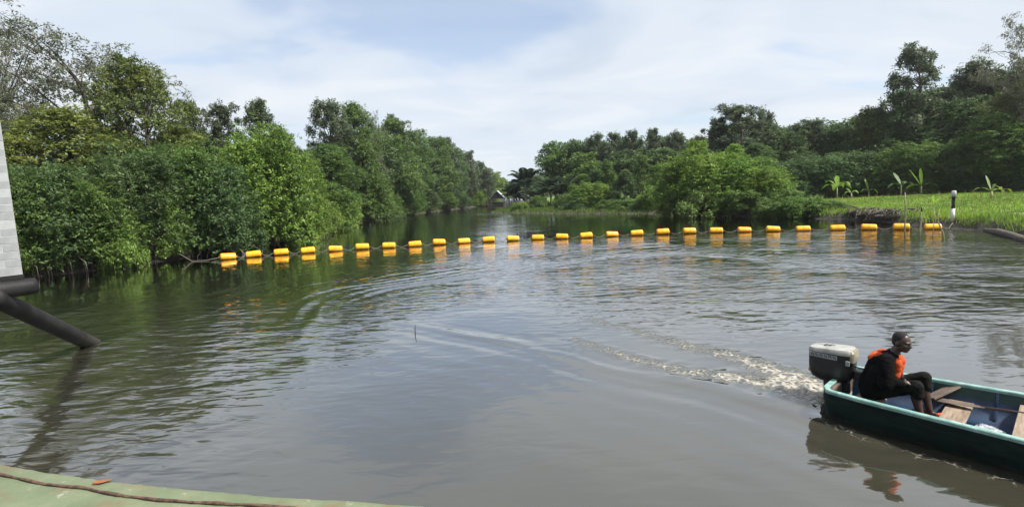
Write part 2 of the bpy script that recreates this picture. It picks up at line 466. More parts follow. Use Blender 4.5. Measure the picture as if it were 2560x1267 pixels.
hh += outside * env * (0.003 + 0.022 * left_part) * np.sin(2 * math.pi * (do / 0.62 + 0.3 * wavesum(xn, yn, 8, 2.0, 6.0, 22)))
hh += outside * np.exp(-do / 5.0) * sst(0.5, 2.5, do) * 0.010 * left_part * np.sin(2 * math.pi * (do / 1.15 + 0.35 * wavesum(xn, yn, 8, 2.0, 7.0, 23)))
# gentle undulation everywhere, stronger to the right
right = sst(2.0, 9.0, xn + 0.25 * (yn - 10)) * sst(8, 13, yn)
hh += 0.006 * wavesum(xn, yn, 16, 1.6, 6.0, 31)
hh += 0.010 * right * wavesum(xn, yn, 20, 0.55, 2.2, 32, math.pi / 2, 0.9)
# streaks on the left running away from the bank
leftz = sst(-2.0, -6.0, xn) * (1 - sst(16, 24, yn))
hh += 0.008 * leftz * wavesum(xn, yn, 16, 0.5, 1.8, 33, 0.15, 0.35)
# foam and churned water
fa, _, ua = dist_line(xn, yn, FOAM_A); fb, _, ub = dist_line(xn, yn, FOAM_B); fc, _, uc = dist_line(xn, yn, FOAM_C)
nf = 0.5 + 0.5 * np.clip(wavesum(xn, yn, 18, 0.25, 1.1, 41), -1, 1)
wa = 0.34 - 0.08 * ua; wb = 0.29 - 0.08 * ub
fo = np.exp(-(fa / wa) ** 2) * (1.25 - 0.5 * ua) + np.exp(-(fb / wb) ** 2) * (1.25 - 0.5 * ub) + 0.75 * np.exp(-(fc / 0.13) ** 2) * sst(0, 0.2, uc)
btw = np.exp(-((fa + fb) / 0.9) ** 2) * 0.7 * (1 - sst(0.2, 0.75, np.minimum(ua, ub)))
fo = np.clip((fo + btw) * (0.35 + 0.9 * nf), 0, 1.2)
churn = np.exp(-(np.minimum(fa, fb) / 0.32) ** 2) * (1 - 0.75 * np.minimum(ua, ub))
hh += churn * (0.030 * wavesum(xn, yn, 40, 0.16, 0.7, 42) + 0.015)
jet = np.exp(-((xn - 4.15) ** 2 + (yn - 7.1) ** 2) / 0.16)
hh += 0.13 * jet * (0.8 + 0.35 * wavesum(xn, yn, 30, 0.12, 0.4, 44))
hh += np.exp(-(fc / 0.22) ** 2) * 0.012 * wavesum(xn, yn, 30, 0.14, 0.5, 43)
edge = sst(-22, -17, xn) * sst(24, 18, xn) * sst(36, 30, yn) * sst(0, 2, yn)
hh *= edge
# the hull's own hollow in the water
bx_ = (xn - BO[0]) * BD[0] + (yn - BO[1]) * BD[1]; by_ = (xn - BO[0]) * BN[0] + (yn - BO[1]) * BN[1]
inhull = (bx_ > 0.02) & (bx_ < 6.2) & (np.abs(by_) < hb(bx_) * 0.80 - 0.03)
hh = np.where(inhull, -0.08, hh)
h[near] = hh
foam[near] = fo * edge
# fine ripples: how rough the surface is from place to place
rp = np.full(x.shape, 0.14)
R0 = sst(-1.0, 8.0, x + 0.15 * (y - 14)) * sst(8.5, 13, y) * (1 - sst(31, 36, y))
rp += 1.15 * R0 * (1 - 0.6 * sst(18, 27, y))
rp += 0.62 * sst(11, 16, y) * sst(-6, -1, x) * (1 - sst(26, 34, y)) * (1 - R0)
rp += 0.55 * sst(-2, -5, x) * (1 - sst(13, 20, y)) * sst(4, 8, y)
rp += 0.12 * sst(20, 25, y) * (1 - sst(31, 36, y)) * sst(-14, -7, x)
rp += 0.55 * np.exp(-((x + 7) / 6) ** 2 - ((y - 92) / 7) ** 2)
rp += 0.30 * np.exp(-((x + 0.5) / 3) ** 2) * sst(34, 44, y) * (1 - sst(70, 80, y))
rp *= 0.75 + 0.45 * np.clip(wavesum(x, y, 14, 1.5, 9.0, 51), -1.2, 1.2)
ripple = np.clip(rp, 0.03, 1.3)
me = mesh_np('river_water', np.stack([x, y, h], 1), grid_faces(len(wx), len(wy)), True)
for nm, val in (('ripple', ripple), ('foam', foam)):
    a_ = me.attributes.new(nm, 'FLOAT', 'POINT'); a_.data.foreach_set('value', val.astype(np.float32))
m, nt, bs = newmat('murky_river_water')
tcn = nd(nt, 'ShaderNodeTexCoord')
ar = nd(nt, 'ShaderNodeAttribute', attribute_name='ripple'); af = nd(nt, 'ShaderNodeAttribute', attribute_name='foam')
silt = ramp(nt, noise(nt, 0.16, 4, 0.5, tcn.outputs['Object'], dist=0.8), (0.3, (0.034, 0.033, 0.0225)), (0.7, (0.046, 0.0435, 0.031)))
vo = nd(nt, 'ShaderNodeTexVoronoi', feature='DISTANCE_TO_EDGE'); vo.inputs['Scale'].default_value = 8.0
wv = nd(nt, 'ShaderNodeTexNoise'); wv.inputs['Scale'].default_value = 7.0; wv.inputs['Detail'].default_value = 3.0
nt.links.new(tcn.outputs['Object'], wv.inputs['Vector'])
wmix = nd(nt, 'ShaderNodeMix', data_type='VECTOR'); wmix.inputs[0].default_value = 0.14
nt.links.new(tcn.outputs['Object'], wmix.inputs[4]); nt.links.new(wv.outputs['Color'], wmix.inputs[5])
nt.links.new(wmix.outputs[1], vo.inputs['Vector'])
def mth(op, a, b, c=None, clamp=False):
    n = nd(nt, 'ShaderNodeMath', operation=op); n.use_clamp = clamp
    for i, v in enumerate((a, b, c)):
        if v is None: continue
        if isinstance(v, (int, float)): n.inputs[i].default_value = v
        else: nt.links.new(v, n.inputs[i])
    return n.outputs[0]
fn = noise(nt, 16.0, 5, 0.7, tcn.outputs['Object'])
lace = mth('SUBTRACT', mth('MULTIPLY', fn, 1.3), mth('MULTIPLY', vo.outputs['Distance'], 3.0))
fsum = mth('ADD', lace, mth('MULTIPLY', af.outputs['Fac'], 1.15))
fmask = ramp(nt, fsum, (0.98, (0, 0, 0)), (1.0, (1, 1, 1)))
fmask = nd(nt, 'ShaderNodeMapRange'); fmask.inputs[1].default_value = 0.98; fmask.inputs[2].default_value = 1.85
nt.links.new(fsum, fmask.inputs[0])
fm = mth('MULTIPLY', fmask.outputs[0], mth('GREATER_THAN', af.outputs['Fac'], 0.03))
fcol = ramp(nt, fn, (0.3, (0.13, 0.115, 0.088)), (0.68, (0.50, 0.475, 0.42)))
mx = nd(nt, 'ShaderNodeMix', data_type='RGBA')
nt.links.new(fm, mx.inputs[0]); nt.links.new(silt, mx.inputs[6]); nt.links.new(fcol, mx.inputs[7])
nt.links.new(mx.outputs[2], bs.inputs['Base Color'])
rr = nd(nt, 'ShaderNodeMapRange'); nt.links.new(fm, rr.inputs[0]); rr.inputs[3].default_value = 0.035; rr.inputs[4].default_value = 0.7
nt.links.new(rr.outputs[0], bs.inputs['Roughness'])
bs.inputs['Specular IOR Level'].default_value = 0.0
n1 = noise(nt, 1.25, 2.0, 0.5, tcn.outputs['Object'], stretch=(0.72, 1.15, 1), dist=0.3)
n2 = noise(nt, 3.2, 2.0, 0.5, tcn.outputs['Object'], stretch=(0.5, 1.25, 1), dist=0.4)
n3 = noise(nt, 0.45, 2.0, 0.5, tcn.outputs['Object'], stretch=(0.8, 1.1, 1))
rip = mth('ADD', mth('ADD', mth('MULTIPLY', n1, 0.075), mth('MULTIPLY', n2, 0.056)), mth('MULTIPLY', n3, 0.035))
hgt = mth('ADD', mth('MULTIPLY', rip, ar.outputs['Fac']), mth('MULTIPLY', fm, 0.012))
b = nd(nt, 'ShaderNodeBump'); b.inputs['Strength'].default_value = 1.0; b.inputs['Distance'].default_value = 1.0
nt.links.new(hgt, b.inputs['Height']); nt.links.new(b.outputs[0], bs.inputs['Normal'])
fr = nd(nt, 'ShaderNodeFresnel'); fr.inputs['IOR'].default_value = 1.33; nt.links.new(b.outputs[0], fr.inputs['Normal'])
refl = mth('MULTIPLY', mth('SUBTRACT', mth('MULTIPLY', mth('POWER', fr.outputs[0], 0.45), 1.5), 0.165, clamp=True), mth('SUBTRACT', 1.0, mth('MULTIPLY', fm, 0.85)), clamp=True)
gl = nd(nt, 'ShaderNodeBsdfGlossy'); nt.links.new(mth('MULTIPLY_ADD', ar.outputs['Fac'], 0.11, 0.03), gl.inputs['Roughness']); nt.links.new(b.outputs[0], gl.inputs['Normal'])
mxs = nd(nt, 'ShaderNodeMixShader'); nt.links.new(refl, mxs.inputs[0]); nt.links.new(bs.outputs[0], mxs.inputs[1]); nt.links.new(gl.outputs[0], mxs.inputs[2])
nt.links.new(mxs.outputs[0], nt.nodes['Material Output'].inputs['Surface'])
water = link('river_water', me, None, m)
tag(water, 'murky grey green river water with boat wake and foam', kind='structure')

# ------------------------------------------------------------------ trees
def unit(a):
    return a / np.maximum(np.linalg.norm(a, axis=-1, keepdims=True), 1e-9)
def leaves_mesh(name, P, D, N, L, W, T):
    """one four-cornered leaf per row: base, side, tip, side, a little folded"""
    S = unit(np.cross(D, N)); N2 = np.cross(S, D)
    mid = P + D * (L * 0.5)[:, None]
    tip = P + D * L[:, None] - N2 * (L * 0.12)[:, None]
    a = mid + S * (W / 2)[:, None] + N2 * (W * 0.12)[:, None]
    b_ = mid - S * (W / 2)[:, None] + N2 * (W * 0.12)[:, None]
    V = np.stack([P, a, tip, b_], 1).reshape(-1, 3)
    me = mesh_np(name, V, np.arange(len(V)).reshape(-1, 4))
    at = me.attributes.new('tint', 'FLOAT', 'FACE'); at.data.foreach_set('value', T.astype(np.float32))
    me.materials.append(M['leaf'])
    return me
def crown_mesh(name, r, lobes, n_leaves, ll, k=7, slim=0.42, inner=0.5, up=0.45, lo_cut=None, stray=0.0):
    """lobes: (cx,cy,cz, rx,ry,rz). Twigs sit through each lobe's shell; each carries a rosette of k leaves."""
    C_ = np.array([l[:3] for l in lobes]); Rr = np.array([l[3:6] for l in lobes])
    wgt = (Rr[:, 0] * Rr[:, 1] + Rr[:, 0] * Rr[:, 2]); wgt = wgt / wgt.sum()
    nt_ = n_leaves // k
    li = r.choice(len(lobes), nt_, p=wgt)
    d = unit(r.normal(size=(nt_, 3)))
    rs_ = r.rand(nt_)
    low = (stray == 0) & (d[:, 2] < -0.35) & (r.rand(nt_) < 0.6)
    d[low, 2] *= -1
    rad = inner + (1.06 - inner) * r.rand(nt_) ** 0.55
    rad = np.where(rs_ < stray, rad * 1.55, rad)
    # uneven outline: bumps on every lobe
    bumpy = 1 + 0.22 * np.sin(d[:, 0] * 5 + li * 1.7) * np.sin(d[:, 1] * 6 + li) + 0.15 * np.sin(d[:, 2] * 9 + li * 2.3)
    p = C_[li] + d * Rr[li] * (rad * bumpy)[:, None]
    if lo_cut is not None:
        keep = p[:, 2] > lo_cut; p, d, li = p[keep], d[keep], li[keep]; nt_ = len(p)
    tw = unit(d * 0.75 + np.array([0, 0, up]) + r.normal(size=(nt_, 3)) * 0.45)
    ttint = 0.36 + 0.16 * r.normal(size=nt_) + 0.20 * (r.rand(len(lobes))[li] - 0.5) * 2
    P = np.repeat(p, k, 0); TW = np.repeat(tw, k, 0)
    n = len(P)
    ref = unit(np.cross(TW, unit(r.normal(size=(n, 3)))))
    D = unit(TW * (0.15 + 0.75 * r.rand(n))[:, None] + ref * 0.85)
    N = unit(TW * 0.9 + r.normal(size=(n, 3)) * 0.35 + np.array([0, 0, 0.35]))
    L = ll * (0.65 + 0.7 * r.rand(n)); W = L * slim * (0.8 + 0.4 * r.rand(n))
    P = P + r.normal(size=(n, 3)) * ll * 0.35
    T = np.clip(np.repeat(ttint, k) + 0.14 * r.normal(size=n), 0, 1)
    yel = r.rand(n) < 0.012
    T[yel] = 1.0
    return leaves_mesh(name, P, D, N, L, W, T)
def bend(p0, p1, r, n=5, sag=0.12):
    p0 = np.array(p0, float); p1 = np.array(p1, float)
    L = np.linalg.norm(p1 - p0)
    off = r.normal(size=3) * L * sag
    return [tuple(p0 + (p1 - p0) * t + off * math.sin(math.pi * t) + np.array([0, 0, L * 0.10 * math.sin(math.pi * t)])) for t in np.linspace(0, 1, n)]
def wood_mesh(name, mb, mat):
    me = bpy.data.meshes.new(name); me.from_pydata(mb.v, [], mb.f); me.update(); set_smooth(me)
    me.materials.append(mat)
    return me
VAR = {}
def add_var(kind, crown, wood, hgt, rad):
    VAR.setdefault(kind, []).append((crown, wood, hgt, rad))
def make_shrub(seed):
    r = np.random.RandomState(100 + seed); H, Rw = 6.0, 3.0
    lobes = []
    for i in range(34):
        t = (i + 0.5) / 34
        z = 0.35 + (H - 1.0) * t ** 0.9
        env = Rw * (1 - (z / H) ** 2.4) ** 0.5
        a = i * 2.39996 + r.rand() * 0.6
        q = env * (0.45 + 0.5 * r.rand())
        s = 0.62 + 0.55 * r.rand()
        lobes.append((q * math.cos(a), q * math.sin(a), z, s * 0.95, s * 0.95, s * (1.1 + 0.5 * r.rand())))
    for i in range(6):
        s = 0.45 + 0.3 * r.rand()
        lobes.append((r.normal() * 0.9, r.normal() * 0.9, H - 0.7 + 0.35 * r.rand(), s * 0.8, s * 0.8, s * 1.1))
    cm = crown_mesh('shrub_crown', r, lobes, (46000, 36000, 54000, 42000)[seed % 4], (0.165, 0.195, 0.145, 0.18)[seed % 4], (7, 6, 8, 7)[seed % 4], (0.46, 0.40, 0.5, 0.36)[seed % 4], 0.35, up=0.75, lo_cut=0.05, stray=0.06)
    mb = MB()
    for i in range(7):
        a = i * 0.9 + r.rand(); q = 0.25 + 0.3 * r.rand()
        l = lobes[r.randint(len(lobes))]
        mb.tube(bend((q * math.cos(a), q * math.sin(a), -0.4), (l[0] * .8, l[1] * .8, l[2]), r), [0.09, 0.08, 0.06, 0.045, 0.02], 6)
    for i in range(22):           # stilt roots arching down into the mud
        a = r.rand() * 6.283; q = 0.5 + r.rand() * 0.8; e = q + 0.7 + r.rand() * 1.4
        pts = [(q * math.cos(a), q * math.sin(a), 0.75 + 0.5 * r.rand()), ((q + e) / 2 * math.cos(a + .05), (q + e) / 2 * math.sin(a + .05), 0.68),
               (e * math.cos(a + .1) * .96, e * math.sin(a + .1) * .96, 0.22), (e * math.cos(a + .1), e * math.sin(a + .1), -0.5)]
        mb.tube(pts, [0.03, 0.028, 0.024, 0.02], 5)
    add_var('shrub', cm, wood_mesh('shrub_wood', mb, M['bark']), H, Rw)
def make_broad(seed, n=30000, ll=0.21, kind='broad', k=7):
    r = np.random.RandomState(200 + seed); H, Rw = 13.0, 3.4
    lobes = []
    z0 = 0.22
    for i in range(40):
        t = (i + 0.5) / 40
        z = H * (z0 + (0.93 - z0) * t)
        u = (z / H - z0) / (1 - z0)
        env = Rw * (math.sin(math.pi * min(1, (u * 0.86 + 0.14)) ** 0.9) ** 0.7)
        a = i * 2.39996 + r.rand() * 0.8
        q = env * (0.35 + 0.55 * r.rand())
        s = 0.75 + 0.65 * r.rand()
        lobes.append((q * math.cos(a), q * math.sin(a), z, s, s, s * 0.8))
    for i in range(7):
        s = 0.5 + 0.35 * r.rand()
        lobes.append((r.normal() * 0.8, r.normal() * 0.8, H - 1.1 + 0.7 * r.rand(), s * .8, s * .8, s * 1.1))
    cm = crown_mesh(kind + '_crown', r, lobes, n, ll, k, 0.45, 0.4)
    mb = MB()
    tr = bend((0, 0, -0.6), (r.normal() * .3, r.normal() * .3, H * 0.8), r, 7, 0.03)
    mb.tube(tr, [0.24, 0.2, 0.17, 0.14, 0.11, 0.07, 0.03], 8)
    for l in lobes[::2]:
        t = max(0.12, min(0.95, (l[2] - 1.5) / (H * 0.8)))
        b0 = np.array(tr[min(6, int(t * 6))])
        mb.tube(bend(b0, l[:3], r), [0.07, 0.06, 0.045, 0.03, 0.012], 5)
    add_var(kind, cm, wood_mesh(kind + '_wood', mb, M['bark']), H, Rw)
def make_clump(seed):
    r = np.random.RandomState(300 + seed); H, Rw = 14.0, 2.6
    lobes = []
    for i in range(95):
        t = (i + 0.5) / 95
        z = H * (0.20 + 0.74 * t)
        env = Rw * (0.30 + 0.75 * math.sin(math.pi * (0.14 + 0.76 * t)) ** 1.1) * (0.8 + 0.35 * r.rand())
        a = i * 2.39996 + r.rand()
        q = env * (0.15 + 0.85 * r.rand() ** 0.7)
        s = 0.22 + 0.30 * r.rand()
        lobes.append((q * math.cos(a), q * math.sin(a), z + r.normal() * 0.4, s, s, s * (0.9 + 0.7 * r.rand())))
    for i in range(9):
        s = 0.22 + 0.2 * r.rand()
        lobes.append((np.clip(r.normal(), -1.2, 1.2) * 0.5, np.clip(r.normal(), -1.2, 1.2) * 0.5, H - 1.7 + 1.3 * r.rand(), s, s, s * 1.6))
    cm = crown_mesh('open_crown', r, lobes, 24000, 0.21, 6, 0.45, 0.05, up=0.7, stray=0.25)
    mb = MB()
    tr = bend((0, 0, -0.6), (r.normal() * .4, r.normal() * .4, H * 0.9), r, 7, 0.03)
    mb.tube(tr, [0.2, 0.17, 0.15, 0.12, 0.09, 0.06, 0.02], 8)
    for l in lobes[::2]:
        t = max(0.12, min(0.97, (l[2] - 1.3) / (H * 0.9)))
        b0 = np.array(tr[min(6, int(t * 6))])
        mb.tube(bend(b0, l[:3], r), [0.05, 0.042, 0.035, 0.025, 0.01], 5)
    add_var('clump', cm, wood_mesh('open_wood', mb, M['bark']), H, Rw)
def make_low(seed):
    r = np.random.RandomState(600 + seed); H, Rw = 2.6, 2.5
    lobes = []
    for i in range(36):
        t = (i + 0.5) / 36
        z = 0.15 + (H - 0.7) * t
        env = Rw * (1 - (z / H) ** 2) ** 0.5
        a = i * 2.39996 + r.rand() * 0.6
        q = env * (0.4 + 0.55 * r.rand()); s = 0.36 + 0.34 * r.rand()
        lobes.append((q * math.cos(a), q * math.sin(a), z, s, s, s))
    cm = crown_mesh('low_crown', r, lobes, 15000, 0.18, 6, 0.42, 0.3, up=0.8, lo_cut=0.0)
    mb = MB()
    for i in range(8):
        l = lobes[r.randint(len(lobes))]; a = r.rand() * 6.28
        mb.tube(bend((.3 * math.cos(a), .3 * math.sin(a), -0.4), l[:3], r), [0.05, 0.045, 0.035, 0.025, 0.01], 5)
    add_var('low', cm, wood_mesh('low_wood', mb, M['bark']), H, Rw)
def make_cone(seed):
    r = np.random.RandomState(400 + seed); H, Rw = 9.0, 2.6
    lobes = []
    for i in range(38):
        t = (i + 0.5) / 38
        z = 0.4 + (H - 0.9) * t
        env = Rw * (1 - (z / H) ** 1.5) ** 0.85 + 0.15
        a = i * 2.39996 + r.rand() * 0.8
        q = env * (0.4 + 0.5 * r.rand())
        s = (0.42 + 0.42 * r.rand()) * (1.15 - 0.45 * t)
        lobes.append((q * math.cos(a), q * math.sin(a), z, s, s, s * 1.25))
    cm = crown_mesh('pointed_crown', r, lobes, 24000, 0.20, 7, 0.4, 0.35, up=0.9, lo_cut=0.05)
    mb = MB()
    tr = bend((0, 0, -0.6), (0, 0, H * 0.92), r, 6, 0.02)
    mb.tube(tr, [0.14, 0.12, 0.09, 0.07, 0.04, 0.015], 7)
    for l in lobes[::2]:
        t = max(0.02, min(0.95, (l[2] - 0.9) / (H * 0.92)))
        mb.tube(bend(tr[min(5, int(t * 5))], l[:3], r), [0.04, 0.035, 0.03, 0.02, 0.01], 5)
    add_var('cone', cm, wood_mesh('pointed_wood', mb, M['bark']), H, Rw)
def make_sparse(seed):
    r = np.random.RandomState(500 + seed); H, Rw = 17.0, 6.0
    mb = MB(); lobes = []
    tr = bend((0, 0, -0.6), (0.6, -0.4, H * 0.62), r, 7, 0.04)
    mb.tube(tr, [0.24, 0.21, 0.18, 0.15, 0.12, 0.10, 0.07], 8)
    for i in range(19):
        b0 = np.array(tr[2 + i % 5])
        a = i * 2.39996 + r.rand() * 0.5
        L = 4.0 + 3.5 * r.rand(); e = 0.45 + 0.75 * r.rand()
        p1 = b0 + np.array([math.cos(a) * math.cos(e), math.sin(a) * math.cos(e), math.sin(e)]) * L
        p1[:2] *= min(1, Rw / max(0.1, np.hypot(*p1[:2]))); p1[2] = min(p1[2], H - 0.8)
        limb = bend(b0, p1, r, 7, 0.07)
        mb.tube(limb, [0.075, 0.065, 0.055, 0.045, 0.035, 0.025, 0.012], 6)
        for j in range(11):
            q0 = np.array(limb[min(6, 1 + int(r.rand() * 6))])
            q1 = q0 + unit(r.normal(size=3) + np.array([math.cos(a) * .5, math.sin(a) * .5, 0.6])) * (0.8 + 1.3 * r.rand())
            q1[2] = min(q1[2], H - 0.2)
            mb.tube(bend(q0, q1, r, 4, 0.1), [0.022, 0.018, 0.013, 0.006], 4)
            for q in (0.6, 1.0):
                c = q0 + (q1 - q0) * q + r.normal(size=3) * 0.15
                s = 0.26 + 0.26 * r.rand()
                lobes.append((c[0], c[1], c[2], s, s, s * 0.7))
    cm = crown_mesh('airy_crown', r, lobes, 20000, 0.18, 5, 0.42, 0.1, stray=0.35)
    add_var('sparse', cm, wood_mesh('airy_wood', mb, M['airybark']), H, Rw)
for i in range(4): make_shrub(i)
for i in range(4): make_broad(i)
for i in range(4): make_clump(i)
for i in range(3): make_cone(i)
for i in range(3): make_low(i)
for i in range(2): make_sparse(i)
for i in range(3): make_broad(50 + i, 12000, 0.36, 'far', 6)

